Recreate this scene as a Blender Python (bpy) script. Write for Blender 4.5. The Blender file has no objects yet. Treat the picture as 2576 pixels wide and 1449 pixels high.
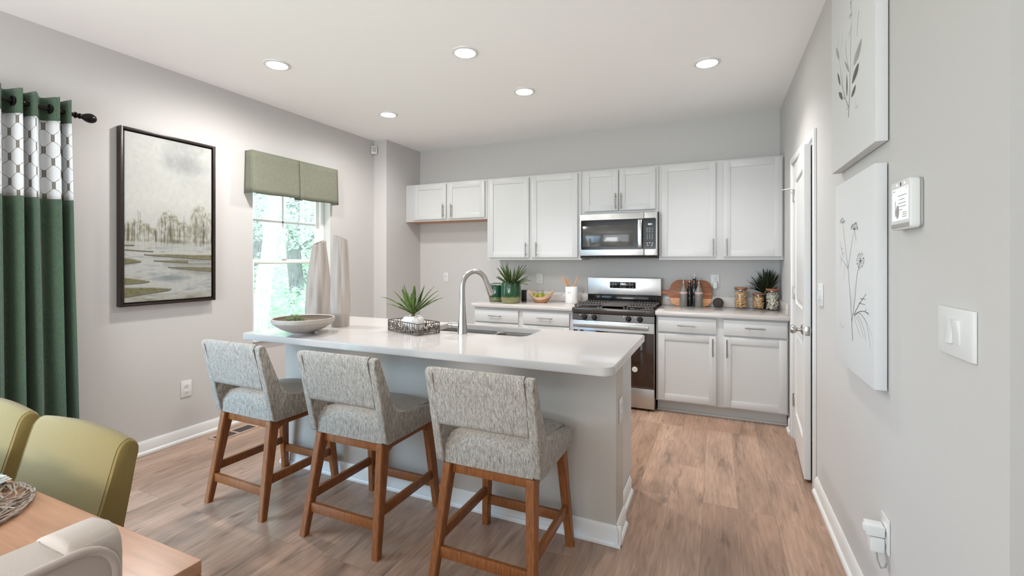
import bpy, bmesh, math, random
import numpy as np
from mathutils import Vector, Matrix
R = random.Random(7)
scene = bpy.context.scene
COL = scene.collection
PI = math.pi

# ------------------------------------------------------------------ camera
cam_d = bpy.data.cameras.new('camera')
cam_d.sensor_width = 36.0
cam_d.lens = 36.0 * 1152.62 / 2576.0
cam_d.shift_y = -68.49 / 2576.0
cam_d.clip_start = 0.05
cam = bpy.data.objects.new('camera', cam_d)
COL.objects.link(cam)
cam.location = (1.2721, -4.9324, 1.3633)
cam.rotation_euler = (PI / 2, 0, 0.4196)
scene.camera = cam

# ------------------------------------------------------------------ world, area lamps, exposure
world = bpy.data.worlds.new('sky')
scene.world = world
world.use_nodes = True
bgn = world.node_tree.nodes['Background']
bgn.inputs['Color'].default_value = (0.86, 0.96, 1.0, 1)
bgn.inputs['Strength'].default_value = 2.3

scene.view_settings.view_transform = 'Standard'
scene.view_settings.look = 'None'
scene.view_settings.gamma = 1.0
scene.view_settings.exposure = 0.48
scene.view_settings.use_curve_mapping = False


def area_lamp(name, loc, direction, sx, sy, power, color):
    d = bpy.data.lights.new(name, 'AREA')
    d.shape = 'RECTANGLE'
    d.size, d.size_y = sx, sy
    d.energy = power
    d.color = color
    o = bpy.data.objects.new(name, d)
    COL.objects.link(o)
    o.location = loc
    o.rotation_euler = Vector(direction).to_track_quat('-Z', 'Y').to_euler()
    return o


# patio door light beside the curtain, then two added fill lamps behind the camera
area_lamp('patio_daylight', (-2.47, -5.0, 1.1), (1.3, 1.6, -1.25), 1.9, 1.9, 26, (0.36, 0.68, 1.0)).data.spread = math.radians(95)
area_lamp('rear_fill', (-0.2, -8.05, 1.35), (0.0, 1, 0.42), 3.4, 2.2, 18, (0.97, 0.99, 1.0))  # added fill from an unseen rear opening, for ambient light
area_lamp('bounce_fill', (-0.6, -6.6, 1.2), (0, 0.75, 1), 1.4, 1.4, 46, (0.96, 0.98, 1.0))  # added unseen lamp aimed up, lifts the room by ceiling bounce
LAMP_POWER = 45.0

# ------------------------------------------------------------------ materials
MATS = {}


def mat(name, col, rough=0.5, metal=0.0, spec=None, bump=None, var=None, coat=0.0, emit=None, sheen=0.0, trans=0.0, ior=1.45, alpha=1.0):
    """procedural principled material; bump=(scale, strength, stretch xyz), var=(scale, amount, stretch)"""
    if name in MATS:
        return MATS[name]
    m = bpy.data.materials.new(name)
    m.use_nodes = True
    nt = m.node_tree
    b = nt.nodes['Principled BSDF']
    b.inputs['Base Color'].default_value = (*col, 1)
    b.inputs['Roughness'].default_value = rough
    b.inputs['Metallic'].default_value = metal
    b.inputs['IOR'].default_value = ior
    if spec is not None:
        b.inputs['Specular IOR Level'].default_value = spec
    b.inputs['Coat Weight'].default_value = coat
    b.inputs['Sheen Weight'].default_value = sheen
    b.inputs['Transmission Weight'].default_value = trans
    if emit:
        b.inputs['Emission Color'].default_value = (*emit[0], 1)
        b.inputs['Emission Strength'].default_value = emit[1]

    def coords(stretch):
        tc = nt.nodes.new('ShaderNodeTexCoord')
        mp = nt.nodes.new('ShaderNodeMapping')
        mp.inputs['Scale'].default_value = stretch
        nt.links.new(tc.outputs['Object'], mp.inputs['Vector'])
        return mp.outputs['Vector']
    if var:
        n = nt.nodes.new('ShaderNodeTexNoise')
        n.inputs['Scale'].default_value = var[0]
        n.inputs['Detail'].default_value = 5
        nt.links.new(coords(var[2] if len(var) > 2 else (1, 1, 1)), n.inputs['Vector'])
        rp = nt.nodes.new('ShaderNodeValToRGB')
        a = var[1]
        rp.color_ramp.elements[0].position = 0.3
        rp.color_ramp.elements[1].position = 0.7
        rp.color_ramp.elements[0].color = (*[max(0, c * (1 - a)) for c in col], 1)
        rp.color_ramp.elements[1].color = (*[min(1, c * (1 + a)) for c in col], 1)
        nt.links.new(n.outputs['Fac'], rp.inputs['Fac'])
        nt.links.new(rp.outputs['Color'], b.inputs['Base Color'])
    if bump:
        n = nt.nodes.new('ShaderNodeTexNoise')
        n.inputs['Scale'].default_value = bump[0]
        n.inputs['Detail'].default_value = 4
        nt.links.new(coords(bump[2] if len(bump) > 2 else (1, 1, 1)), n.inputs['Vector'])
        bp_ = nt.nodes.new('ShaderNodeBump')
        bp_.inputs['Strength'].default_value = bump[1]
        bp_.inputs['Distance'].default_value = 0.004
        nt.links.new(n.outputs['Fac'], bp_.inputs['Height'])
        nt.links.new(bp_.outputs['Normal'], b.inputs['Normal'])
    MATS[name] = m
    return m


M_WALL = mat('greige_wall_paint', (0.57, 0.555, 0.542), 0.75, bump=(220, 0.06), spec=0.25)
M_CEIL = mat('ceiling_paint', (0.95, 0.95, 0.955), 0.9, bump=(160, 0.08), spec=0.15)
M_TRIM = mat('white_trim_paint', (0.74, 0.735, 0.725), 0.35)
M_WIN = mat('white_window_vinyl', (0.90, 0.90, 0.90), 0.35)
M_CAB = mat('white_cabinet_paint', (0.56, 0.56, 0.557), 0.38)
M_ISL = mat('grey_island_paint', (0.53, 0.485, 0.435), 0.55, bump=(220, 0.05))
M_STEEL = mat('brushed_steel', (0.52, 0.51, 0.50), 0.28, 1.0, bump=(60, 0.12, (0.3, 1, 12)))
M_CHROME = mat('satin_nickel', (0.46, 0.44, 0.42), 0.28, 1.0)
M_DKSTEEL = mat('dark_handle_nickel', (0.32, 0.31, 0.30), 0.3, 1.0)
M_SINK = mat('satin_sink_steel', (0.20, 0.185, 0.17), 0.45, 1.0)
M_BLACKGLASS = mat('black_glass', (0.008, 0.0075, 0.0075), 0.08, spec=0.35)
M_OVENGLASS = mat('brown_black_oven_glass', (0.028, 0.014, 0.008), 0.07, coat=0.4)
M_BLACKENAMEL = mat('dark_brown_black_enamel', (0.035, 0.026, 0.020), 0.22, coat=0.3)
M_IRON = mat('cast_iron', (0.075, 0.066, 0.062), 0.45, bump=(300, 0.3))
M_BLACK = mat('matt_black', (0.012, 0.011, 0.011), 0.5)
M_WHITEPL = mat('white_plastic', (0.70, 0.70, 0.69), 0.35)
M_GREYPL = mat('grey_plastic', (0.35, 0.34, 0.33), 0.45)
M_DARKSLOT = mat('dark_slot', (0.10, 0.095, 0.09), 0.6)
M_ROD = mat('oil_rubbed_bronze', (0.008, 0.006, 0.0055), 0.25, 0.4)
M_VALANCE = mat('sage_linen', (0.165, 0.172, 0.128), 0.9, bump=(260, 0.25, (1, 1, 1)), var=(150, 0.13, (1, 1, 0.25)))
M_LINING = mat('white_lining', (0.75, 0.76, 0.78), 0.9)
M_LEG = mat('brown_stained_wood', (0.25, 0.085, 0.024), 0.38, var=(22, 0.28, (6, 6, 0.7)), bump=(60, 0.08, (6, 6, 0.6)))
M_TABLE = mat('pinkish_oak_table', (0.45, 0.235, 0.135), 0.32, var=(9, 0.13, (0.6, 9, 9)), coat=0.15)
M_YELLOW = mat('chartreuse_velvet', (0.225, 0.162, 0.045), 0.8, sheen=0.2, bump=(500, 0.25))
M_CREAM = mat('cream_linen_upholstery', (0.50, 0.425, 0.375), 0.85, bump=(600, 0.25), sheen=0.2)
M_CERAMIC = mat('stone_white_ceramic', (0.40, 0.35, 0.315), 0.5, var=(25, 0.04, (1, 1, 0.2)))
M_BOWLIN = mat('glazed_taupe_interior', (0.17, 0.13, 0.10), 0.5, spec=0.2)
M_POTWHITE = mat('white_stone_pot', (0.82, 0.80, 0.78), 0.55, var=(30, 0.06))
M_PEBBLE = mat('cream_pebbles', (0.72, 0.66, 0.58), 0.8, var=(90, 0.2))
M_LEAF = mat('yucca_leaf_green', (0.070, 0.115, 0.020), 0.4, var=(55, 0.75, (1, 1, .35)))
M_LEAFD = mat('dark_leaf_green', (0.022, 0.034, 0.014), 0.4, var=(35, 0.5))
M_LEAFA = mat('aloe_leaf_green', (0.055, 0.09, 0.024), 0.45, var=(60, 0.5))
M_STEM = mat('brown_stem', (0.10, 0.06, 0.03), 0.7)
M_MOSS = mat('dried_green_moss', (0.20, 0.23, 0.12), 0.95, var=(120, 0.4))
M_PEAR = mat('green_pear_skin', (0.24, 0.26, 0.025), 0.4, var=(30, 0.25))
M_BWOOD = mat('light_bowl_wood', (0.72, 0.49, 0.34), 0.45, var=(20, 0.15, (1, 1, 5)))
M_BWOODD = mat('tan_bowl_wood', (0.48, 0.22, 0.12), 0.45, var=(20, 0.15, (1, 1, 5)))
M_UTWOOD = mat('utensil_wood', (0.55, 0.30, 0.16), 0.5, var=(20, 0.2, (5, 5, 0.6)))
M_CUTD = mat('acacia_wood', (0.30, 0.105, 0.045), 0.42, var=(14, 0.3, (0.8, 6, 6)))
M_CUTL = mat('pale_acacia_wood', (0.56, 0.27, 0.13), 0.42, var=(14, 0.2, (0.8, 6, 6)))
M_LIDW = mat('acacia_lid', (0.26, 0.10, 0.05), 0.45, var=(40, 0.25))
M_BOTGREY = mat('smoked_grey_bottle', (0.17, 0.165, 0.145), 0.22, coat=0.4)
M_BOTDARK = mat('near_black_bottle', (0.008, 0.007, 0.007), 0.08, coat=0.4)
M_LABELPINK = mat('dusty_pink_label', (0.50, 0.33, 0.30), 0.6)
M_PASTA = mat('golden_pasta', (0.72, 0.44, 0.19), 0.6, var=(30, 0.15))
M_PASTAW = mat('pale_pasta', (0.66, 0.58, 0.47), 0.6, var=(30, 0.15))
M_WIRE = mat('bronze_wire', (0.12, 0.095, 0.08), 0.4, 0.7)
M_TWIG = mat('grey_twig', (0.29, 0.225, 0.18), 0.7, var=(50, 0.45))
M_SPK = mat('brown_speaker_fabric', (0.042, 0.033, 0.029), 0.85, bump=(600, 0.4))
M_CANVAS = mat('white_canvas', (0.66, 0.66, 0.66), 0.7, bump=(500, 0.06))
M_INK = mat('grey_ink', (0.12, 0.12, 0.12), 0.8)
M_INKL = mat('pale_grey_ink', (0.36, 0.36, 0.36), 0.8)
M_FRAMEB = mat('dark_espresso_frame', (0.022, 0.013, 0.011), 0.35, var=(20, 0.3))
M_SCREEN = mat('lit_white_screen', (0.8, 0.83, 0.86), 0.3, emit=((0.85, 0.92, 1.0), 0.55))
M_LED = mat('white_display_digits', (0.8, 0.9, 1.0), 0.3, emit=((0.8, 0.93, 1.0), 2.5))
M_PRINT = mat('printed_light_grey', (0.40, 0.40, 0.40), 0.4)
M_LAMP = mat('led_diffuser', (1, 1, 1), 0.5, emit=((1.0, 0.98, 0.95), LAMP_POWER))
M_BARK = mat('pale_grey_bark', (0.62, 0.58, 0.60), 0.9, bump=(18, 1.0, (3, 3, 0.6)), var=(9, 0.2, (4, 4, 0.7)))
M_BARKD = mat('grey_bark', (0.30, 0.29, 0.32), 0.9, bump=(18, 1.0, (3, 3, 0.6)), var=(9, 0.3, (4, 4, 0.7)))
M_GRASS = mat('pale_lawn', (0.45, 0.66, 0.40), 0.95, var=(6, 0.3))  # pale green base with random noise in the tone
M_RED = mat('red_brick_wall', (0.55, 0.24, 0.20), 0.9)
M_NAPKIN = mat('white_napkin', (0.78, 0.77, 0.77), 0.9, bump=(400, 0.2))
M_GRILLE = mat('brown_vent_louvres', (0.12, 0.09, 0.075), 0.5)
M_VENTF = mat('tan_vent_frame', (0.42, 0.31, 0.25), 0.45)


def foliage_mat(name, c1, c2):
    m = bpy.data.materials.new(name)
    m.use_nodes = True
    nt = m.node_tree
    out = nt.nodes['Material Output']
    nt.nodes.remove(nt.nodes['Principled BSDF'])
    n = nt.nodes.new('ShaderNodeTexNoise')
    n.inputs['Scale'].default_value = 5
    tc = nt.nodes.new('ShaderNodeTexCoord')
    nt.links.new(tc.outputs['Object'], n.inputs['Vector'])
    rp = nt.nodes.new('ShaderNodeValToRGB')
    rp.color_ramp.elements[0].position = 0.35
    rp.color_ramp.elements[1].position = 0.65
    rp.color_ramp.elements[0].color = (*c1, 1)
    rp.color_ramp.elements[1].color = (*c2, 1)
    nt.links.new(n.outputs['Fac'], rp.inputs['Fac'])
    d = nt.nodes.new('ShaderNodeBsdfDiffuse')
    t = nt.nodes.new('ShaderNodeBsdfTranslucent')
    mx = nt.nodes.new('ShaderNodeMixShader')
    nt.links.new(rp.outputs['Color'], d.inputs['Color'])
    nt.links.new(rp.outputs['Color'], t.inputs['Color'])
    mx.inputs[0].default_value = 0.5
    nt.links.new(d.outputs[0], mx.inputs[1])
    nt.links.new(t.outputs[0], mx.inputs[2])
    nt.links.new(mx.outputs[0], out.inputs['Surface'])
    return m


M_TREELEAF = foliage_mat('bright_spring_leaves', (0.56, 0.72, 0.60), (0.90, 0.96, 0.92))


def clear_mat(name, tint, refl=0.4, rough=0.0):
    m = bpy.data.materials.new(name)
    m.use_nodes = True
    nt = m.node_tree
    out = nt.nodes['Material Output']
    nt.nodes.remove(nt.nodes['Principled BSDF'])
    t = nt.nodes.new('ShaderNodeBsdfTransparent')
    t.inputs['Color'].default_value = (*tint, 1)
    g = nt.nodes.new('ShaderNodeBsdfGlossy')
    g.inputs['Roughness'].default_value = rough
    lw = nt.nodes.new('ShaderNodeLayerWeight')
    lw.inputs['Blend'].default_value = 0.5
    pw = nt.nodes.new('ShaderNodeMath')
    pw.operation = 'POWER'
    pw.inputs[1].default_value = 4.0
    nt.links.new(lw.outputs['Facing'], pw.inputs[0])
    f = nt.nodes.new('ShaderNodeMath')
    f.operation = 'MULTIPLY_ADD'
    f.inputs[1].default_value = refl
    f.inputs[2].default_value = 0.03
    nt.links.new(pw.outputs[0], f.inputs[0])
    mx = nt.nodes.new('ShaderNodeMixShader')
    nt.links.new(f.outputs[0], mx.inputs[0])
    nt.links.new(t.outputs[0], mx.inputs[1])
    nt.links.new(g.outputs[0], mx.inputs[2])
    nt.links.new(mx.outputs[0], out.inputs['Surface'])
    return m


M_GLASS = clear_mat('window_glass', (0.97, 1.0, 0.99), 0.35)
M_JAR = clear_mat('jar_glass', (0.95, 0.96, 0.955), 0.45)


def quartz_mat():
    m = mat('white_quartz', (0.53, 0.497, 0.475), 0.14, coat=0.2)
    nt = m.node_tree
    b = nt.nodes['Principled BSDF']
    tc = nt.nodes.new('ShaderNodeTexCoord')
    v = nt.nodes.new('ShaderNodeTexVoronoi')
    v.inputs['Scale'].default_value = 120
    nt.links.new(tc.outputs['Object'], v.inputs['Vector'])
    lt = nt.nodes.new('ShaderNodeMath')
    lt.operation = 'LESS_THAN'
    lt.inputs[1].default_value = 0.17
    nt.links.new(v.outputs['Distance'], lt.inputs[0])
    sp = nt.nodes.new('ShaderNodeSeparateColor')
    nt.links.new(v.outputs['Color'], sp.inputs[0])
    g2 = nt.nodes.new('ShaderNodeMath')
    g2.operation = 'GREATER_THAN'
    g2.inputs[1].default_value = 0.72
    nt.links.new(sp.outputs[0], g2.inputs[0])
    ml = nt.nodes.new('ShaderNodeMath')
    ml.operation = 'MULTIPLY'
    nt.links.new(lt.outputs[0], ml.inputs[0])
    nt.links.new(g2.outputs[0], ml.inputs[1])
    ml2 = nt.nodes.new('ShaderNodeMath')
    ml2.operation = 'MULTIPLY'
    ml2.inputs[1].default_value = 0.55
    nt.links.new(ml.outputs[0], ml2.inputs[0])
    mx = nt.nodes.new('ShaderNodeMix')
    mx.data_type = 'RGBA'
    mx.inputs[6].default_value = (0.53, 0.497, 0.475, 1)
    mx.inputs[7].default_value = (0.33, 0.29, 0.25, 1)
    nt.links.new(ml2.outputs[0], mx.inputs[0])
    nt.links.new(mx.outputs[2], b.inputs['Base Color'])
    return m


M_QUARTZ = quartz_mat()


def floor_mat():
    m = mat('vinyl_plank', (0.4, 0.27, 0.19), 0.27)
    nt = m.node_tree
    b = nt.nodes['Principled BSDF']
    L = nt.links.new
    tc = nt.nodes.new('ShaderNodeTexCoord')
    mp = nt.nodes.new('ShaderNodeMapping')
    mp.inputs['Rotation'].default_value = (0, 0, PI / 2)
    mp.inputs['Location'].default_value = (0.31, 0.043, 0)
    L(tc.outputs['Object'], mp.inputs['Vector'])
    br = nt.nodes.new('ShaderNodeTexBrick')
    br.offset = 0.37
    br.offset_frequency = 3
    br.inputs['Scale'].default_value = 1
    br.inputs['Brick Width'].default_value = 1.22
    br.inputs['Row Height'].default_value = 0.178
    br.inputs['Mortar Size'].default_value = 0.0013
    br.inputs['Mortar Smooth'].default_value = 0.2
    br.inputs['Bias'].default_value = 0.0
    br.inputs['Color1'].default_value = (0.0, 0.0, 0.0, 1)
    br.inputs['Color2'].default_value = (1.0, 1.0, 1.0, 1)
    br.inputs['Mortar'].default_value = (0.5, 0.5, 0.5, 1)
    L(mp.outputs['Vector'], br.inputs['Vector'])
    # per plank value -> shift of the grain and base tone
    tone = nt.nodes.new('ShaderNodeValToRGB')
    tone.color_ramp.elements[0].color = (0.37, 0.233, 0.166, 1)
    tone.color_ramp.elements[1].color = (0.475, 0.315, 0.23, 1)
    L(br.outputs['Color'], tone.inputs['Fac'])
    add = nt.nodes.new('ShaderNodeVectorMath')
    add.operation = 'MULTIPLY_ADD'
    L(br.outputs['Color'], add.inputs[0])
    add.inputs[1].default_value = (7.0, 3.0, 0.0)
    L(tc.outputs['Object'], add.inputs[2])

    def noise(scale, stretch, detail=6, dist=0.0):
        s = nt.nodes.new('ShaderNodeMapping')
        s.inputs['Scale'].default_value = stretch
        L(add.outputs[0], s.inputs['Vector'])
        n = nt.nodes.new('ShaderNodeTexNoise')
        n.inputs['Scale'].default_value = scale
        n.inputs['Detail'].default_value = detail
        n.inputs['Distortion'].default_value = dist
        L(s.outputs['Vector'], n.inputs['Vector'])
        return n.outputs['Fac']

    def ramp(sock, p0, c0, p1, c1):
        r = nt.nodes.new('ShaderNodeValToRGB')
        r.color_ramp.elements[0].position = p0
        r.color_ramp.elements[1].position = p1
        r.color_ramp.elements[0].color = (c0, c0, c0, 1)
        r.color_ramp.elements[1].color = (c1, c1, c1, 1)
        L(sock, r.inputs['Fac'])
        return r.outputs['Color']

    def mul(a, c):
        x = nt.nodes.new('ShaderNodeMix')
        x.data_type = 'RGBA'
        x.blend_type = 'MULTIPLY'
        x.inputs[0].default_value = 1.0
        L(a, x.inputs[6])
        L(c, x.inputs[7])
        return x.outputs[2]
    fine = ramp(noise(14, (5.0, 0.45, 1), 8, 0.4), 0.3, 0.82, 0.7, 1.12)
    broad = ramp(noise(2.2, (2.2, 0.5, 1), 4, 0.6), 0.32, 0.70, 0.68, 1.12)
    streak = ramp(noise(5.0, (3.0, 0.5, 1), 3, 1.2), 0.58, 1.0, 0.74, 0.60)
    knot = ramp(noise(3.6, (1.6, 1.0, 1), 2, 0.5), 0.70, 1.0, 0.78, 0.50)
    c = mul(mul(mul(mul(tone.outputs['Color'], fine), broad), streak), knot)
    seam = ramp(br.outputs['Fac'], 0.0, 1.0, 1.0, 0.78)
    c = mul(c, seam)
    L(c, b.inputs['Base Color'])
    bmp = nt.nodes.new('ShaderNodeBump')
    bmp.inputs['Strength'].default_value = 0.1
    bmp.inputs['Distance'].default_value = 0.003
    L(fine, bmp.inputs['Height'])
    L(bmp.outputs['Normal'], b.inputs['Normal'])
    return m


M_FLOOR = floor_mat()


def chenille_mat():
    m = mat('heathered_grey_chenille', (0.45, 0.42, 0.385), 0.95, sheen=0.15)
    nt = m.node_tree
    b = nt.nodes['Principled BSDF']
    L = nt.links.new
    tc = nt.nodes.new('ShaderNodeTexCoord')
    mp = nt.nodes.new('ShaderNodeMapping')
    mp.inputs['Scale'].default_value = (2.6, 1.6, 0.5)
    L(tc.outputs['Object'], mp.inputs['Vector'])
    n = nt.nodes.new('ShaderNodeTexNoise')
    n.inputs['Scale'].default_value = 75
    n.inputs['Detail'].default_value = 6
    n.inputs['Roughness'].default_value = 0.7
    n.inputs['Distortion'].default_value = 0.8
    L(mp.outputs['Vector'], n.inputs['Vector'])
    r = nt.nodes.new('ShaderNodeValToRGB')
    r.color_ramp.elements[0].position = 0.33
    r.color_ramp.elements[0].color = (0.17, 0.15, 0.128, 1)
    r.color_ramp.elements[1].position = 0.60
    r.color_ramp.elements[1].color = (0.47, 0.425, 0.375, 1)
    e = r.color_ramp.elements.new(0.46)
    e.color = (0.30, 0.268, 0.232, 1)
    L(n.outputs['Fac'], r.inputs['Fac'])
    L(r.outputs['Color'], b.inputs['Base Color'])
    bm_ = nt.nodes.new('ShaderNodeBump')
    bm_.inputs['Strength'].default_value = 0.7
    bm_.inputs['Distance'].default_value = 0.004
    L(n.outputs['Fac'], bm_.inputs['Height'])
    L(bm_.outputs['Normal'], b.inputs['Normal'])
    return m


M_CHEN = chenille_mat()


def curtain_mats():
    g = mat('green_drape_weave', (0.072, 0.125, 0.080), 0.85, sheen=0.25, bump=(420, 0.3), var=(200, 0.22, (1, 1, 0.3)))
    m = bpy.data.materials.new('ogee_lattice_print')
    m.use_nodes = True
    nt = m.node_tree
    b = nt.nodes['Principled BSDF']
    b.inputs['Roughness'].default_value = 0.85
    L = nt.links.new
    uv = nt.nodes.new('ShaderNodeUVMap')
    sx = nt.nodes.new('ShaderNodeSeparateXYZ')
    L(uv.outputs['UV'], sx.inputs[0])

    def M(op, a, c=None, d=None):
        n = nt.nodes.new('ShaderNodeMath')
        n.operation = op
        for i, v in enumerate((a, c, d)):
            if v is None:
                continue
            if isinstance(v, (int, float)):
                n.inputs[i].default_value = v
            else:
                L(v, n.inputs[i])
        return n.outputs[0]
    t = M('DIVIDE', sx.outputs[0], 0.052)
    q = M('ABSOLUTE', M('SUBTRACT', M('FRACT', t), 0.5))
    par = M('SUBTRACT', 1.0, M('MULTIPLY', M('FLOOR', M('MULTIPLY', M('FRACT', M('MULTIPLY', t, 0.5)), 2.0)), 2.0))
    tri = M('SUBTRACT', M('MULTIPLY', M('PINGPONG', sx.outputs[1], 0.0695), 2 / 0.0695), 1.0)
    s = M('MAXIMUM', M('MINIMUM', M('MULTIPLY', tri, 2.5), 1.0), -1.0)
    ss = M('MULTIPLY', s, par)
    e = M('SUBTRACT', q, M('SUBTRACT', 0.5, M('MULTIPLY', ss, 0.34)))
    line = M('MULTIPLY', M('LESS_THAN', M('ABSOLUTE', e), 0.04), M('GREATER_THAN', ss, -0.08))
    lens = M('MULTIPLY', M('LESS_THAN', e, 0.0), M('GREATER_THAN', ss, 0.93))
    mx = nt.nodes.new('ShaderNodeMix')
    mx.data_type = 'RGBA'
    mx.inputs[6].default_value = (0.74, 0.76, 0.78, 1)
    mx.inputs[7].default_value = (0.22, 0.20, 0.165, 1)
    L(lens, mx.inputs[0])
    mx2 = nt.nodes.new('ShaderNodeMix')
    mx2.data_type = 'RGBA'
    mx2.inputs[7].default_value = (0.13, 0.125, 0.11, 1)
    L(line, mx2.inputs[0])
    L(mx.outputs[2], mx2.inputs[6])
    L(mx2.outputs[2], b.inputs['Base Color'])
    return g, m


M_DRAPE, M_OGEE = curtain_mats()


def two_glaze_mat(name, split_z, top, low):
    m = mat(name, top, 0.12, coat=0.6)
    nt = m.node_tree
    b = nt.nodes['Principled BSDF']
    L = nt.links.new
    tc = nt.nodes.new('ShaderNodeTexCoord')
    sx = nt.nodes.new('ShaderNodeSeparateXYZ')
    L(tc.outputs['Object'], sx.inputs[0])
    n = nt.nodes.new('ShaderNodeTexNoise')
    n.inputs['Scale'].default_value = 14
    L(tc.outputs['Object'], n.inputs['Vector'])
    a = nt.nodes.new('ShaderNodeMath')
    a.operation = 'MULTIPLY_ADD'
    L(n.outputs['Fac'], a.inputs[0])
    a.inputs[1].default_value = 0.022
    L(sx.outputs[2], a.inputs[2])
    r = nt.nodes.new('ShaderNodeValToRGB')
    mr = nt.nodes.new('ShaderNodeMapRange')
    mr.inputs[1].default_value = split_z - 0.005
    mr.inputs[2].default_value = split_z + 0.03
    L(a.outputs[0], mr.inputs[0])
    r.color_ramp.elements[0].color = (*low, 1)
    r.color_ramp.elements[1].color = (*top, 1)
    r.color_ramp.elements[1].position = 0.45
    L(mr.outputs[0], r.inputs['Fac'])
    L(r.outputs['Color'], b.inputs['Base Color'])
    return m


# ------------------------------------------------------------------ mesh helpers
class MB:
    def __init__(self):
        self.bm = bmesh.new()

    def box(self, lo, hi, bev=0.0, seg=2, rot=None, pivot=None):
        c = [(a + b) / 2 for a, b in zip(lo, hi)]
        s = [abs(b - a) for a, b in zip(lo, hi)]
        t = bmesh.new()
        bmesh.ops.create_cube(t, size=1)
        for v in t.verts:
            v.co = Vector((v.co.x * s[0], v.co.y * s[1], v.co.z * s[2]))
        if bev > 0:
            bmesh.ops.bevel(t, geom=list(t.edges) + list(t.verts), offset=min(bev, min(s) * 0.49), segments=seg, profile=0.5, affect='EDGES')
        for v in t.verts:
            v.co += Vector(c)
        if rot is not None:
            p = Vector(pivot if pivot is not None else c)
            for v in t.verts:
                v.co = rot @ (v.co - p) + p
        self._join(t)
        return self

    def _join(self, t):
        me = bpy.data.meshes.new('tmp')
        t.to_mesh(me)
        t.free()
        self.bm.from_mesh(me)
        bpy.data.meshes.remove(me)

    def lathe(self, prof, center=(0, 0, 0), seg=32, axis='z', caps=True):
        """prof: list of (r, h) from one end to the other"""
        cx, cy, cz = center
        rings = []
        for r, h in prof:
            ring = []
            for i in range(seg):
                a = 2 * PI * i / seg
                p = (r * math.cos(a), r * math.sin(a), h)
                if axis == 'x':
                    p = (p[2], p[0], p[1])
                elif axis == 'y':
                    p = (p[1], p[2], p[0])
                ring.append(self.bm.verts.new((cx + p[0], cy + p[1], cz + p[2])))
            rings.append(ring)
        for a, b in zip(rings, rings[1:]):
            for i in range(seg):
                j = (i + 1) % seg
                self.bm.faces.new((a[i], a[j], b[j], b[i]))
        if caps:
            if prof[0][0] > 1e-6:
                self.bm.faces.new(list(reversed(rings[0])))
            if prof[-1][0] > 1e-6:
                self.bm.faces.new(rings[-1])
        return self

    def cyl(self, p0, p1, r0, r1=None, seg=16):
        return self.tube([p0, p1], [r0, r0 if r1 is None else r1], seg)

    def tube(self, pts, r, seg=10, closed=False, flat=1.0):
        pts = [Vector(p) for p in pts]
        n = len(pts)
        if isinstance(r, (int, float)):
            r = [r] * n
        rings = []
        up = None
        for i, p in enumerate(pts):
            if closed:
                t = pts[(i + 1) % n] - pts[i - 1]
            else:
                t = pts[min(i + 1, n - 1)] - pts[max(i - 1, 0)]
            t.normalize()
            if up is None:
                up = Vector((0, 0, 1)) if abs(t.z) < 0.9 else Vector((0, 1, 0))
            x = t.cross(up)
            if x.length < 1e-5:
                x = t.orthogonal()
            x.normalize()
            y = x.cross(t)
            y.normalize()
            up = y
            rings.append([self.bm.verts.new(p + (x * math.cos(2 * PI * k / seg) + y * math.sin(2 * PI * k / seg) * flat) * r[i]) for k in range(seg)])
        prs = list(zip(rings, rings[1:]))
        if closed:
            prs.append((rings[-1], rings[0]))
        for a, b in prs:
            for k in range(seg):
                j = (k + 1) % seg
                self.bm.faces.new((a[k], a[j], b[j], b[k]))
        if not closed:
            self.bm.faces.new(list(reversed(rings[0])))
            self.bm.faces.new(rings[-1])
        return self

    def prism(self, poly, axis, a, b, bev=0.0, seg=2):
        """extrude a 2-D polygon along axis between a and b; poly coords are the other two axes in order"""
        t = bmesh.new()

        def P(u, v, w):
            return {'x': (w, u, v), 'y': (u, w, v), 'z': (u, v, w)}[axis]
        v0 = [t.verts.new(P(u, v, a)) for u, v in poly]
        v1 = [t.verts.new(P(u, v, b)) for u, v in poly]
        n = len(poly)
        t.faces.new(v0)
        t.faces.new(list(reversed(v1)))
        for i in range(n):
            j = (i + 1) % n
            t.faces.new((v0[i], v1[i], v1[j], v0[j]))
        bmesh.ops.recalc_face_normals(t, faces=t.faces[:])
        if bev > 0:
            ed = [e for e in t.edges if e.calc_face_angle(0) > 0.5]
            bmesh.ops.bevel(t, geom=ed, offset=bev, segments=seg, profile=0.5, affect='EDGES', clamp_overlap=True)
        self._join(t)
        return self

    def quad(self, a, b, c, d):
        self.bm.faces.new([self.bm.verts.new(p) for p in (a, b, c, d)])
        return self

    def sphere(self, c, r, sub=2, scale=(1, 1, 1)):
        t = bmesh.new()
        bmesh.ops.create_icosphere(t, subdivisions=sub, radius=r)
        for v in t.verts:
            v.co = Vector((v.co.x * scale[0] + c[0], v.co.y * scale[1] + c[1], v.co.z * scale[2] + c[2]))
        self._join(t)
        return self


def rrect(x0, x1, y0, y1, r, n=6):
    if isinstance(r, (int, float)):
        r = [r] * 4
    pts = []
    for (cx, cy, a0), rr in zip(((x1, y1, 0), (x0, y1, 90), (x0, y0, 180), (x1, y0, 270)), r):
        sx = 1 if cx == x1 else -1
        sy = 1 if cy == y1 else -1
        ox, oy = cx - sx * rr, cy - sy * rr
        for k in range(n + 1):
            a = math.radians(a0 + 90 * k / n)
            pts.append((ox + rr * math.cos(a), oy + rr * math.sin(a)))
    return pts


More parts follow.
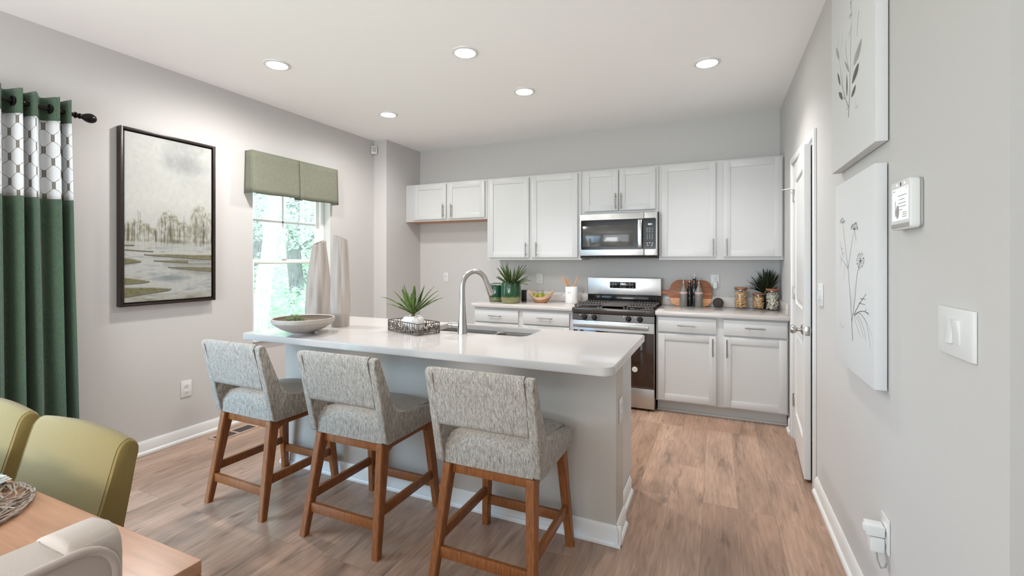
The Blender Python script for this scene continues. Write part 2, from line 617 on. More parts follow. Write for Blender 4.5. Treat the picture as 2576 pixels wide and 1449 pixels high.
def obj(name, mb, m, parent=None, label=None, smooth=True, angle=40, keep=None):
    bm = mb.bm
    bmesh.ops.recalc_face_normals(bm, faces=bm.faces[:])
    me = bpy.data.meshes.new(name)
    bm.to_mesh(me)
    bm.free()
    if smooth:
        for p in me.polygons:
            p.use_smooth = True
        me.set_sharp_from_angle(angle=math.radians(angle))
    for x in (m if isinstance(m, (list, tuple)) else [m]):
        me.materials.append(x)
    o = bpy.data.objects.new(name, me)
    COL.objects.link(o)
    if parent:
        o.parent = parent
        if parent.type == 'EMPTY':
            o.matrix_parent_inverse = Matrix.Translation(-Vector(parent.location))
    if label:
        o['label'] = label
    return o


def thing(name, label, cat, loc=(0, 0, 0), group=None):
    o = bpy.data.objects.new(name, None)
    o.empty_display_size = 0.05
    COL.objects.link(o)
    o.location = loc
    tag(o, label, cat, group)
    return o


def tag(o, label, cat, group=None, kind=None):
    o['label'] = label
    o['category'] = cat
    if group:
        o['group'] = group
    if kind:
        o['kind'] = kind
    return o


def struct(name, mb, m, parent=None, label=None, **k):
    o = obj(name, mb, m, parent, label, **k)
    if parent is None:
        o['kind'] = 'structure'
        if label is None:
            o['label'] = name.replace('_', ' ')
    return o


def sthing(name, loc, label):
    o = bpy.data.objects.new(name, None)
    COL.objects.link(o)
    o.location = loc
    o['kind'] = 'structure'
    o['label'] = label
    return o


def copy_tree(o, parent=None):
    c = o.copy()
    COL.objects.link(c)
    if parent:
        c.parent = parent
    for ch in list(o.children):
        copy_tree(ch, c)
    return c


def text_mesh(body, size, align='CENTER'):
    cu = bpy.data.curves.new('lettering', 'FONT')
    cu.body = body
    cu.size = size
    cu.align_x = align
    cu.align_y = 'CENTER'
    o = bpy.data.objects.new('lettering', cu)
    COL.objects.link(o)
    dg = bpy.context.evaluated_depsgraph_get()
    me = bpy.data.meshes.new_from_object(o.evaluated_get(dg))
    bpy.data.objects.remove(o)
    t = bmesh.new()
    t.from_mesh(me)
    bpy.data.meshes.remove(me)
    return t


def add_text(mb, body, size, origin, right, up):
    t = text_mesh(body, size)
    right, up, origin = Vector(right), Vector(up), Vector(origin)
    for v in t.verts:
        v.co = origin + right * v.co.x + up * v.co.y
    mb._join(t)

# ================================================================== ROOM SHELL
XL, XR, H = -2.412, 1.813, 2.772
XCH, YCH = -2.228, -0.667
WIN_Y0, WIN_Y1, WIN_Z0, WIN_Z1 = -2.21, -1.335, 0.655, 2.20

struct('floor', MB().box((-2.9, -8.3, -0.08), (6.1, 0.2, 0.0)), M_FLOOR, label='brown grey wood plank floor', smooth=False)
struct('ceiling', MB().box((-2.9, -8.3, H), (6.1, 0.2, H + 0.1)), M_CEIL, label='smooth white ceiling', smooth=False)

w = MB()
xo = XL - 0.15
w.box((xo, WIN_Y1, 0), (XL, 0.15, H)).box((xo, WIN_Y0, 0), (XL, WIN_Y1, WIN_Z0)).box((xo, WIN_Y0, WIN_Z1), (XL, WIN_Y1, H))
w.box((xo, -4.0, 0), (XL, WIN_Y0, H)).box((xo, -6.0, 2.08), (XL, -4.0, H)).box((xo, -8.2, 0), (XL, -6.0, H))
struct('wall_left', w, M_WALL, label='greige left wall with the window and the framed picture', smooth=False)
struct('wall_back', MB().box((XL, 0, 0), (6.1, 0.15, H)), M_WALL, label='greige back wall behind the white cabinets', smooth=False)
struct('wall_corner', MB().prism([(XL, YCH), (XCH, YCH), (XCH, 0), (XL, 0)], 'z', 0, H), M_WALL, label='boxed out wall corner left of the cabinets', smooth=False)
DY0, DY1, DZ = -1.672, -0.835, 2.092     # pantry door rough opening
w = MB()
w.box((XR, DY1, 0), (XR + 0.13, 0, H)).box((XR, DY0, DZ), (XR + 0.13, DY1, H)).box((XR, -3.678, 0), (XR + 0.13, DY0, H))
struct('wall_right', w, M_WALL, label='greige right wall with the canvases and switches', smooth=False)
struct('wall_hall', MB().box((XR + 0.13, -3.678, 0), (6.1, -3.55, H)), M_WALL, label='wall turning away at the right edge', smooth=False)
struct('wall_living', MB().box((6.0, -8.2, 0), (6.1, -3.678, H)), M_WALL, smooth=False)
w = MB()
w.box((xo, -8.3, 0), (-2.0, -8.2, H)).box((1.6, -8.3, 0), (6.1, -8.2, H)).box((-2.0, -8.3, 0), (1.6, -8.2, 0.15)).box((-2.0, -8.3, 2.45), (1.6, -8.2, H))
struct('wall_rear', w, M_WALL, smooth=False)
struct('shade_block', MB().box((1.95, -8.2, 0), (6.0, -4.78, H)), M_WALL, label='added block out of the frame that shades the wall at the right edge', smooth=False)  # unseen solid block, added to keep rear light off the wall strip
struct('wall_pantry', MB().box((3.2, -3.55, 0), (3.3, 0, H)), M_WALL, smooth=False)


def base_profile(x, d):
    # d = +1 board stands on the +x side of plane x
    return [(x, 0.0), (x + d * 0.026, 0.0), (x + d * 0.026, 0.012), (x + d * 0.022, 0.02), (x + d * 0.014, 0.024), (x + d * 0.014, 0.076), (x + d * 0.009, 0.088), (x + d * 0.006, 0.095), (x, 0.095)]


def base_y(mb, x, d, y0, y1):       # runs along y on wall plane x
    mb.prism(base_profile(x, d), 'y', y0, y1)
    return mb


def base_x(mb, y, d, x0, x1):
    mb.prism(base_profile(y, d), 'x', x0, x1)
    return mb


struct('baseboard_left', base_y(MB(), XL, 1, -4.0, YCH), M_TRIM, label='white baseboard along the left wall', angle=25)
mb = base_x(MB(), YCH, -1, XL, XCH)
base_y(mb, XCH, 1, YCH, 0)
base_x(mb, 0, -1, XCH, -1.1)
struct('baseboard_back', mb, M_TRIM, label='white baseboard around the boxed wall corner', angle=25)
struct('baseboard_right', base_y(MB(), XR, -1, -3.678, -1.742), M_TRIM, label='white baseboard along the right wall', angle=25)
struct('baseboard_hall', base_x(MB(), -3.678, -1, XR, 6.0), M_TRIM, label='white baseboard past the right wall corner', angle=25)
struct('baseboard_door', base_y(MB(), XR, -1, -0.762, -0.64), M_TRIM, label='short white baseboard between base cabinet and pantry door', angle=25)

# ---- patio door opening (out of frame, beside the curtain)
t = sthing('door_2', (XL - 0.08, -5.0, 0), 'patio door beside the curtain')
mb = MB()
for y in (-5.97, -5.0, -4.03):
    mb.box((XL - 0.11, y - 0.03, 0), (XL - 0.05, y + 0.03, 2.08))
mb.box((XL - 0.11, -6, 0), (XL - 0.05, -4, 0.08)).box((XL - 0.11, -6, 2.02), (XL - 0.05, -4, 2.08))
obj('door_frame', mb, M_TRIM, t, smooth=False)

# ---- window 1
t = sthing('window_1', (XL - 0.1, (WIN_Y0 + WIN_Y1) / 2, WIN_Z0), 'white double hung window above the island end')
xw0, xw1 = XL - 0.145, XL - 0.088
mb = MB()
f = 0.045
mb.box((xw0, WIN_Y0, WIN_Z0), (xw1, WIN_Y0 + f, WIN_Z1), 0.004).box((xw0, WIN_Y1 - f, WIN_Z0), (xw1, WIN_Y1, WIN_Z1), 0.004)
mb.box((xw0, WIN_Y0 + f, WIN_Z1 - f), (xw1 - .001, WIN_Y1 - f, WIN_Z1), 0.003).box((xw0, WIN_Y0 + f, WIN_Z0), (xw1 - .001, WIN_Y1 - f, WIN_Z0 + 0.04), 0.003)
obj('window_frame', mb, M_WIN, t)
ya, yb = WIN_Y0 + f, WIN_Y1 - f
zm = 1.355
s = 0.035


def sash(name, x0, x1, z0, z1, bars):
    m_ = MB()
    m_.box((x0, ya, z0), (x1, ya + s, z1), 0.004).box((x0, yb - s, z0), (x1, yb, z1), 0.004)
    m_.box((x0, ya + s, z0), (x1 - .001, yb - s, z0 + s), 0.003).box((x0, ya + s, z1 - s), (x1 - .001, yb - s, z1), 0.003)
    o = obj(name, m_, M_WIN, t)
    if bars:
        g = MB()
        yc = -1.805
        g.box((x0 + .008, yc - .010, z0 + s), (x1 - .008, yc + .010, z1 - s), 0.002).box((x0 + .008, ya + s, 1.733 - .010), (x1 - .008, yb - s, 1.733 + .010), 0.002)
        obj('muntin', g, M_WIN, o)
    p = MB().box(((x0 + x1) / 2 - .002, ya + s - .004, z0 + s - .004), ((x0 + x1) / 2 + .002, yb - s + .004, z1 - s + .004))
    obj('pane', p, M_GLASS, o, smooth=False)


sash('upper_sash', xw0 + .006, xw0 + .028, zm - .02, WIN_Z1 - f, True)
sash('lower_sash', xw0 + .031, xw1 - .002, WIN_Z0 + .04, zm + .022, False)
obj('sash_lock', MB().box((xw1 - .012, -1.85, zm + .021), (xw1 + .006, -1.79, zm + .034), .003), M_WHITEPL, t)
obj('window_sill', MB().box((xw1, WIN_Y0 + .001, WIN_Z0 - .001), (XL + .03, WIN_Y1 - .001, WIN_Z0 + .016), .004), M_TRIM, t)

# ---- pantry door 1
hx, hy = XR + 0.003, DY1 - 0.02
ang = math.radians(-3.75)
t = sthing('door_1', (XR, hy, 0), 'white panelled pantry door standing slightly ajar')
W_, T_, Z0_, Z1_ = 0.768, 0.035, 0.018, 2.082
rot = Matrix.Rotation(ang, 4, 'Z')


def dpt(mb):                     # local door: x = thickness (0..-T), y from 0 to -W
    for v in mb.bm.verts:
        v.co = (rot @ v.co) + Vector((hx, hy, 0))
    return mb


mb = MB()
st = 0.115
mb.box((0.0, -W_, Z0_), (T_, -W_ + st, Z1_), .0015).box((0.0, -st, Z0_), (T_, 0, Z1_), .0015)
mb.box((0.0, -W_ + st, Z1_ - .13), (T_, -st, Z1_)).box((0.0, -W_ + st, Z0_), (T_, -st, Z0_ + .21)).box((0.0, -W_ + st, .86), (T_, -st, 1.05))
for z0, z1 in ((Z0_ + .21, .86), (1.05, Z1_ - .13)):
    mb.box((.012, -W_ + st, z0), (T_ - .012, -st, z1))
    a0, a1 = -W_ + st, -st
    # raised field with sloped edges on the kitchen face
    for (xs, xf) in ((.012, .003), (T_ - .012, T_ - .003)):
        g = .035
        vo = [(xs, a0 + .012, z0 + .012), (xs, a1 - .012, z0 + .012), (xs, a1 - .012, z1 - .012), (xs, a0 + .012, z1 - .012)]
        vi = [(xf, a0 + g + .012, z0 + g + .012), (xf, a1 - g - .012, z0 + g + .012), (xf, a1 - g - .012, z1 - g - .012), (xf, a0 + g + .012, z1 - g - .012)]
        for k in range(4):
            j = (k + 1) % 4
            mb.quad(vo[k], vo[j], vi[j], vi[k])
        mb.quad(*vi)
leaf = obj('door_panel', dpt(mb), M_TRIM, t, smooth=False)
kz, ky = 0.93, -W_ + 0.065
mb = MB().lathe([(0.032, 0.0), (0.032, -0.006), (0.026, -0.011), (0.012, -0.014), (0.011, -0.032), (0.020, -0.038), (0.0275, -0.050), (0.028, -0.058), (0.022, -0.069), (0.0, -0.073)], (0, ky, kz), 28, 'x')
obj('door_knob', dpt(mb), M_CHROME, leaf, label='satin nickel door knob on the kitchen side')
mb = MB().lathe([(0.032, 0.0), (0.032, 0.006), (0.026, 0.011), (0.012, 0.014), (0.011, 0.032), (0.020, 0.038), (0.0275, 0.050), (0.028, 0.058), (0.022, 0.069), (0.0, 0.073)], (T_, ky, kz), 28, 'x')
obj('door_knob', dpt(mb), M_CHROME, leaf, label='satin nickel door knob on the pantry side')
mb = MB().box((.005, -W_ - .0016, kz - .029), (T_ - .005, -W_ + .002, kz + .029), .003)
lp = obj('latch_plate', dpt(mb), M_CHROME, leaf)
mb = MB().lathe([(0.008, 0.0), (0.008, -.009), (0, -.010)], (T_ / 2, -W_, kz), 14, 'y')
obj('latch_bolt', dpt(mb), M_DKSTEEL, lp)
for k, z in enumerate((0.30, 1.12, 1.86)):
    mb = MB().box((-.003, -.03, z - .045), (.002, -.002, z + .045), .001).cyl((-.006, .004, z - .048), (-.006, .004, z + .048), .006, seg=10)
    hg = obj('hinge', dpt(mb), M_CHROME, t)
    if k == 2:
        mb = MB().tube([(-.006, .004, z + .05), (-.03, .01, z + .055), (-.075, .03, z + .052)], .004, 8)
        mb.cyl((-.078, .031, z + .052), (-.07, .028, z + .052), .008, seg=10)
        obj('hinge_stop', dpt(mb), M_CHROME, hg)
# casing
mb = MB()
cw = 0.048
mb.box((XR - .016, DY0 - cw - .012, 0), (XR, DY0 - .012, DZ + .012 + cw), .004).box((XR - .016, DY1 + .012, 0), (XR, DY1 + cw + .012, DZ + .012 + cw), .004)
mb.box((XR - .016, DY0 - .012, DZ + .012), (XR, DY1 + .012, DZ + .012 + cw), .004)
struct('trim_1', mb, M_TRIM, label='white casing around the pantry door', angle=30)
mb = MB()
mb.box((XR - .001, DY0 - .012, 0), (XR + .131, DY0 + .008, DZ + .012)).box((XR - .001, DY1 - .008, 0), (XR + .131, DY1 + .012, DZ + .012)).box((XR - .001, DY0, DZ - .008), (XR + .131, DY1, DZ + .012))
struct('trim_2', mb, M_TRIM, label='white jamb of the pantry door', smooth=False)

# ---- recessed lights
def downlight(x, y, label, power, cone):
    t = thing('recessed_ceiling_light', label, 'ceiling light', (x, y, H), 'recessed lights in the kitchen ceiling')
    mb = MB().lathe([(.066, H - .002), (.070, H - .010), (.088, H - .006), (.090, H), (.066, H)], (x, y, 0), 40, caps=False)
    obj('trim_ring', mb, M_TRIM, t)
    mb = MB().lathe([(0.0, H - .006), (.066, H - .006), (.066, H - .002), (0, H - .002)], (x, y, 0), 40)
    obj('diffuser', mb, M_LAMP, t, label='glowing white diffuser disc')
    ld = bpy.data.lights.new('light_source', 'SPOT')
    ld.energy = power
    ld.spot_size = math.radians(cone)
    ld.spot_blend = 0.75
    ld.shadow_soft_size = 0.065
    ld.color = (1.0, 0.978, 0.955)
    lo = bpy.data.objects.new('light_source', ld)
    COL.objects.link(lo)
    lo.location = (x, y, H - .03)
    lo.parent = t
    lo.matrix_parent_inverse = Matrix.Translation((-x, -y, -H))


for a in ((-1.606, -2.617, 'recessed ceiling light nearest the framed picture on the left wall', 62, 178),
          (-0.277, -2.237, 'recessed ceiling light above the sink, largest and highest in the picture', 46, 138),
          (-1.605, -1.398, 'recessed ceiling light nearest the boxed wall corner and motion sensor', 38, 172),
          (-0.184, -1.418, 'middle recessed ceiling light of the far row, above the tall left cabinet', 52, 112),
          (1.212, -1.396, 'recessed ceiling light nearest the pantry door and right wall', 50, 128)):
    downlight(*a)

# ================================================================== OUTSIDE THE WINDOW
g = MB()
for i in range(14):
    pass
g.box((-30, -14, -0.62), (-2.62, 20, -0.5))
struct('ground_outside', g, M_GRASS, label='bright lawn under the trees outside', smooth=False)


def leafy(mb, c, rad, n, size, rng):
    bm = mb.bm
    for _ in range(n):
        while True:
            p = Vector((rng.uniform(-1, 1), rng.uniform(-1, 1), rng.uniform(-1, 1)))
            if p.length < 1:
                break
        p = Vector((p.x * rad[0], p.y * rad[1], p.z * rad[2])) + Vector(c)
        d = Vector((rng.gauss(0, 1), rng.gauss(0, 1), rng.gauss(-.3, .55)))
        d.normalize()
        sd = d.cross(Vector((rng.gauss(0, .5), rng.gauss(0, .5), 1)))
        if sd.length < 1e-3:
            continue
        sd.normalize()
        L_ = size * .62 * rng.uniform(.6, 1.25)
        w_ = L_ * .27
        nn = d.cross(sd) * L_ * .08
        a = bm.verts.new(p)
        b = bm.verts.new(p + d * L_ * .45 + sd * w_ + nn)
        c2 = bm.verts.new(p + d * L_)
        e = bm.verts.new(p + d * L_ * .45 - sd * w_ + nn)
        m_ = bm.verts.new(p + d * L_ * .5)
        bm.faces.new((a, b, m_))
        bm.faces.new((b, c2, m_))
        bm.faces.new((a, m_, e))
        bm.faces.new((m_, c2, e))


def tree(pts, r0, r1, bark, clumps, n, size, label, seed, branches=()):
    rng = random.Random(seed)
    t = thing('woodland_tree', label, 'tree', pts[0], 'trees outside the window')
    path = []
    k_ = 10
    P = [Vector(p) for p in pts]
    for i in range(k_ + 1):
        u = i / k_ * (len(P) - 1)
        a = min(int(u), len(P) - 2)
        q = P[a].lerp(P[a + 1], u - a) + Vector((rng.uniform(-.02, .02), rng.uniform(-.02, .02), 0))
        path.append(q)
    mb = MB().tube(path, [r0 + (r1 - r0) * i / k_ for i in range(k_ + 1)], 14)
    tr = obj('trunk', mb, bark, t)
    for b in branches:
        obj('branch', MB().tube([Vector(p) for p in b[:-1]], [b[-1] * (1 - .6 * i / (len(b) - 2)) for i in range(len(b) - 1)], 8), bark, tr)
    mb = MB()
    for c, rad in clumps:
        leafy(mb, c, rad, int(n * 2.3), size, rng)
    obj('foliage', mb, M_TREELEAF, t, smooth=False)


tree([(-5.5, .08, -.55), (-5.5, .25, .8), (-5.5, .33, 1.4), (-5.5, .46, 2.5), (-5.4, .6, 5)], .135, .085, M_BARK,
     [((-5.9, 0.1, 2.6), (.6, .9, .7)), ((-6.2, .8, 2.2), (.6, .6, .5)), ((-6.3, .3, .9), (.5, .5, .5)), ((-5.5, .6, 3.4), (1.2, 1.3, .8))], 330, .17,
     'pale thick leaning tree at the left side of the window', 3)
tree([(-7, 2.16, -.55), (-7, 2.2, .6), (-7, 2.1, 2.0), (-7, 2.2, 4.5)], .17, .12, M_BARKD,
     [((-6.6, 2.0, 2.2), (.7, .8, .6)), ((-6.5, 2.6, 1.3), (.6, .5, .45)), ((-6.6, 1.8, .5), (.7, .6, .35)), ((-6.9, 2.4, 3.2), (1.1, 1.2, .7))], 400, .19,
     'dark grey tree standing in the middle of the window view', 5,
     branches=[((-7, 2.12, 1.5), (-6.7, 2.35, 1.85), (-6.6, 2.6, 2.3), .05)])
tree([(-8.6, 2.45, -.55), (-8.6, 2.5, 2), (-8.5, 2.5, 5)], .12, .09, M_BARKD,
     [((-8.4, 2.2, .9), (.8, .9, .7)), ((-8.6, 3.2, 2.3), (.8, 1.0, .8)), ((-8.6, 2.2, 3.2), (1, 1.3, .8))], 420, .2,
     'slim grey tree behind the dark one, seen left of the middle', 8)
tree([(-10, 5.2, -.55), (-10, 5.3, 2), (-10, 5.2, 6)], .2, .15, M_BARKD,
     [((-9.5, 4.4, 1.4), (1, 1.2, .9)), ((-9.8, 5.6, 2.4), (1, 1.3, 1)), ((-9.6, 4.6, 3.6), (1.3, 1.6, .9)), ((-9.5, 5.4, .3), (.8, 1, .45))], 420, .24,
     'tall tree at the right side of the window view', 11)
tree([(-12, 3.0, -.55), (-12, 3.1, 3), (-12, 3.0, 7)], .16, .12, M_BARK,
     [((-12, 2.4, 1.6), (1.2, 1.5, 1.2)), ((-12, 4.2, 2.6), (1.2, 1.5, 1.2)), ((-12, 3.2, 4.2), (1.6, 2.2, 1.1)), ((-12, 5.6, 1.2), (1.2, 1.4, 1.1)), ((-11.5, 3.6, .2), (1, 1.4, .5))], 460, .28,
     'pale far tree whose wide crown fills the back of the window view', 14)
tree([(-5.9, 1.35, -.55), (-5.9, 1.4, .1)], .05, .04, M_BARKD,
     [((-5.9, 1.4, .25), (.5, .6, .35)), ((-6.1, .8, .0), (.4, .4, .3))], 420, .15,
     'low leafy sapling near the bottom of the window view', 17)

# ================================================================== CABINETS
def shaker(x0, x1, z0, z1, yf, t=0.02, r=0.058):
    """door slab whose front face is at yf; recessed flat centre"""
    mb = MB()
    yb_ = yf + t
    mb.box((x0, yf, z0), (x0 + r, yb_, z1), .0015).box((x1 - r, yf, z0), (x1, yb_, z1), .0015)
    mb.box((x0 + r, yf, z0), (x1 - r, yb_, z0 + r), .0015).box((x0 + r, yf, z1 - r), (x1 - r, yb_, z1), .0015)
    mb.box((x0 + r - .004, yf + .007, z0 + r - .004), (x1 - r + .004, yb_, z1 - r + .004))
    return mb


def pull_v(x, z0, z1, yf):
    mb = MB().cyl((x, yf - .030, z0), (x, yf - .030, z1), .0055, seg=12)
    for z in (z0 + .03, z1 - .03):
        mb.cyl((x, yf, z), (x, yf - .030, z), .0045, seg=10)
    return mb


def pull_h(x0, x1, z, yf):
    mb = MB().cyl((x0, yf - .030, z), (x1, yf - .030, z), .0055, seg=12)
    for x in (x0 + .03, x1 - .03):
        mb.cyl((x, yf, z), (x, yf - .030, z), .0045, seg=10)
    return mb


def cabinet(label, x0, x1, z0, z1, depth, doors=(), drawers=(), toe=False, cat='cabinet', name='wall_cabinet', group=None, under=None):
    t = thing(name, label, cat, ((x0 + x1) / 2, -depth / 2, z0 if not toe else 0), group)
    mb = MB()
    if toe:
        mb.box((x0, -depth, .105), (x1, -.004, z1), .001)
    else:
        mb.box((x0, -depth, z0), (x1, -.002, z1), .001)
    obj('cabinet_body', mb, M_CAB, t)
    if toe:
        obj('toe_kick', MB().box((x0 + .004, -.535, 0.0), (x1 - .002, -.02, .1055)).prism([(-.535, 0), (-.547, 0), (-.545, .012), (-.535, .018)], 'x', x0 + .004, x1 - .002), M_CAB, t)
    if under:
        obj('underside_panel', MB().box((x0 + .02, -depth + .02, z0 - .003), (x1 - .02, -.02, z0 + .001)), M_CUTL, t, label='unpainted tan wood underside')
    yf = -depth - .02
    for (a, b, c, d, hx_, hz0, hz1) in doors:
        dr = obj('door', shaker(a, b, c, d, yf), M_CAB, t)
        obj('handle', pull_v(hx_, hz0, hz1, yf), M_DKSTEEL, dr, label='slim satin nickel bar handle')
    for (a, b, c, d, h0, h1, hz) in drawers:
        dr = obj('drawer', MB().box((a, yf, c), (b, yf + .02, d), .002), M_CAB, t)
        obj('handle', pull_h(h0, h1, hz, yf), M_DKSTEEL, dr, label='slim satin nickel bar handle')
    return t


ZT = 2.288
cabinet('short white wall cabinet at the left end above the empty fridge space', -2.224, -1.1, 1.838, ZT, .305,
        [(-2.092, -1.637, 1.858, 2.272, -1.668, 1.872, 2.030), (-1.610, -1.125, 1.858, 2.272, -1.555, 1.870, 2.028)], under=True)
cabinet('tall white wall cabinet above the green pots and fruit bowl', -1.097, -0.003, 1.372, ZT, .305,
        [(-1.073, -.585, 1.399, 2.272, -.615, 1.406, 1.562), (-.553, -.040, 1.399, 2.272, -.495, 1.406, 1.562)])
cabinet('short white wall cabinet directly above the microwave', 0.0, .762, 1.838, ZT, .305,
        [(.027, .377, 1.866, 2.272, .351, 1.877, 2.038), (.388, .735, 1.866, 2.272, .406, 1.876, 2.036)])
cabinet('tall white wall cabinet at the right end beside the pantry door', .765, 1.809, 1.372, ZT, .305,
        [(.790, 1.268, 1.402, 2.272, 1.245, 1.411, 1.566), (1.331, 1.797, 1.402, 2.272, 1.357, 1.410, 1.565)])
cabinet('white base cabinet right of the stove with two drawers over two doors', .775, 1.808, 0, .876, .61,
        [(.791, 1.272, .118, .714, 1.244, .542, .695), (1.328, 1.797, .118, .714, 1.354, .541, .695)],
        [(.791, 1.272, .730, .860, .957, 1.108, .794), (1.328, 1.797, .730, .860, 1.489, 1.640, .800)], toe=True, name='base_cabinet')
cabinet('white base cabinet left of the stove, mostly hidden behind the island', -1.093, -.004, 0, .876, .61,
        [(-1.084, -.580, .118, .708, -.61, .535, .69), (-.528, -.037, .118, .708, -.50, .535, .69)],
        [(-1.084, -.580, .723, .848, -.911, -.755, .790), (-.528, -.037, .723, .848, -.365, -.202, .791)], toe=True, name='base_cabinet')

t = thing('countertop', 'white quartz countertop left of the stove under the fruit bowl', 'countertop', (-.55, -.3, .876))
obj('slab', MB().box((-1.115, -.650, .876), (-.002, -.001, .914), .004), M_QUARTZ, t)
obj('backsplash', MB().box((-1.095, -.021, .914), (-.002, -.001, 1.012), .003), M_QUARTZ, t)
t = thing('countertop', 'white quartz countertop right of the stove under the jars and bottles', 'countertop', (1.3, -.3, .876))
obj('slab', MB().box((.769, -.650, .876), (1.812, -.001, .914), .004), M_QUARTZ, t)
obj('backsplash', MB().box((.769, -.021, .914), (1.812, -.001, 1.012), .003), M_QUARTZ, t)
obj('side_splash', MB().box((1.792, -.60, .914), (1.812, -.022, 1.012), .003), M_QUARTZ, t)

# ================================================================== RANGE
t = thing('gas_range', 'stainless steel and black gas range between the base cabinets', 'stove', (.383, -.33, 0))
x0, x1 = .004, .764
obj('range_body', MB().box((x0, -.625, .03), (x1, -.02, .895), .002).box((x0 + .03, -.58, 0), (x1 - .03, -.06, .03)), M_BLACKENAMEL, t)
ck = obj('cooktop', MB().box((x0, -.655, .862), (x1, -.03, .916), .006, 3), M_BLACKENAMEL, t)
# burners
for (bx, by) in ((.17, -.50), (.17, -.21), (.60, -.50), (.60, -.21), (.385, -.36)):
    obj('burner', MB().lathe([(.05, .916), (.05, .922), (.035, .924), (.035, .932), (0, .933)], (bx, by, 0), 20), M_BLACK, ck)
for (ga, gb) in ((.014, .262), (.266, .502), (.506, .754)):
    mb = MB()
    zz0, zz1 = .934, .944
    mb.box((ga, -.632, zz0), (gb, -.616, zz1), .003).box((ga, -.11, zz0), (gb, -.094, zz1), .003)
    mb.box((ga, -.632, zz0), (ga + .016, -.094, zz1), .003).box((gb - .016, -.632, zz0), (gb, -.094, zz1), .003)
    mb.box((ga, -.372, zz0), (gb, -.354, zz1), .003)
    if ga > .2 and ga < .3:
        mb.box((ga + .01, -.62, zz0 + .001), (gb - .01, -.10, zz1 - .002), .002)
    else:
        n = 9
        for k in range(1, n):
            xx = ga + (gb - ga) * k / n
            mb.box((xx - .0085, -.625, zz0), (xx + .0085, -.53, zz1), .002).box((xx - .0085, -.455, zz0), (xx + .0085, -.27, zz1), .002).box((xx - .0085, -.19, zz0), (xx + .0085, -.10, zz1), .002)
    for cxx in (ga + .012, gb - .012):
        for cyy in (-.62, -.36, -.105):
            mb.box((cxx - .008, cyy - .008, .915), (cxx + .008, cyy + .008, zz0 + .002))
    obj('grate', mb, M_IRON, t)
bg = obj('backguard', MB().box((x0 + .002, -.085, .914), (x1 - .002, -.024, 1.006), .003), M_BLACKGLASS, t, label='glossy black lower backguard')
bs = obj('backguard_panel', MB().box((x0, -.094, 1.006), (x1, -.024, 1.186), .005, 3), M_STEEL, t, label='brushed steel upper backguard')
obj('panel_bezel', MB().prism(rrect(.238, .520, 1.068, 1.150, .004, 3), 'y', -.0965, -.093), M_CHROME, bs)
ds = obj('display', MB().box((.246, -.0985, 1.076), (.512, -.094, 1.142), .001), M_BLACKGLASS, bs)
mb = MB()
add_text(mb, '12:11', .026, (.382, -.0992, 1.122), (1, 0, 0), (0, 0, 1))
obj('clock_digits', mb, M_LED, ds, smooth=False)
for (px, pz, pw) in ((.276, 1.131, .016), (.306, 1.131, .014), (.336, 1.131, .007), (.276, 1.110, .018), (.306, 1.110, .014), (.275, 1.088, .008), (.452, 1.131, .016), (.484, 1.131, .010), (.452, 1.110, .008), (.484, 1.110, .010), (.452, 1.088, .010), (.484, 1.088, .012)):
    obj('button', MB().box((px - pw / 2, -.0991, pz - .0022), (px + pw / 2, -.0984, pz + .0022)), M_PRINT, ds, smooth=False)
for px in (.362, .396):
    mb = MB()
    for (a, b, c, d) in ((-.011, .011, .006, .0072), (-.011, .011, -.0072, -.006), (-.011, -.0098, -.006, .006), (.0098, .011, -.006, .006)):
        mb.box((px + a, -.0991, 1.091 + c), (px + b, -.0984, 1.091 + d))
    obj('button', mb, M_PRINT, ds, smooth=False)
cp = obj('control_panel', MB().prism([(-.63, .800), (-.660, .800), (-.652, .858), (-.63, .862)], 'x', x0, x1), M_BLACKENAMEL, t)
for kx in (.122, .218, .535, .638):
    mb = MB().lathe([(.026, -.655), (.026, -.664), (.022, -.670), (.020, -.686), (.016, -.690), (0, -.690)], (kx, 0, .829), 24, 'y')
    mb.box((kx - .005, -.700, .829 - .021), (kx + .005, -.684, .829 + .021), .002)
    obj('knob', mb, M_BLACK, cp)
    obj('burner_mark', MB().lathe([(.005, -.654), (.005, -.6600), (0, -.6602)], (kx - .042, 0, .849), 12, 'y'), M_WHITEPL, cp)
od = obj('oven_door', MB().box((x0, -.660, .212), (x1, -.626, .797), .004), M_STEEL, t)
obj('oven_window', MB().box((x0 + .012, -.6635, .216), (x1 - .003, -.658, .706), .002), M_OVENGLASS, od, label='dark brown black oven glass')
mb = MB().prism(rrect(-.722, -.706, .738, .780, .007, 4), 'x', x0 + .025, x1 - .045)
for hx_ in (x0 + .04, x1 - .07):
    mb.box((hx_, -.71, .745), (hx_ + .022, -.655, .772), .003)
obj('oven_handle', mb, M_STEEL, od)
st_ = obj('sticker', MB().lathe([(.0245, -.6632), (.0245, -.6645), (0, -.6645)], (.593, 0, .374), 28, 'y'), M_WHITEPL, od, label='round white sticker')
mb = MB()
for (dz, w_) in ((.009, .016), (.003, .028), (-.003, .026), (-.010, .024)):
    mb.box((.593 - w_ / 2, -.6651, .374 + dz - .0012), (.593 + w_ / 2, -.6644, .374 + dz + .0012))
obj('sticker_print', mb, M_GREYPL, st_, smooth=False)
obj('storage_drawer', MB().box((x0, -.655, .022), (x1, -.626, .204), .004), M_STEEL, t)

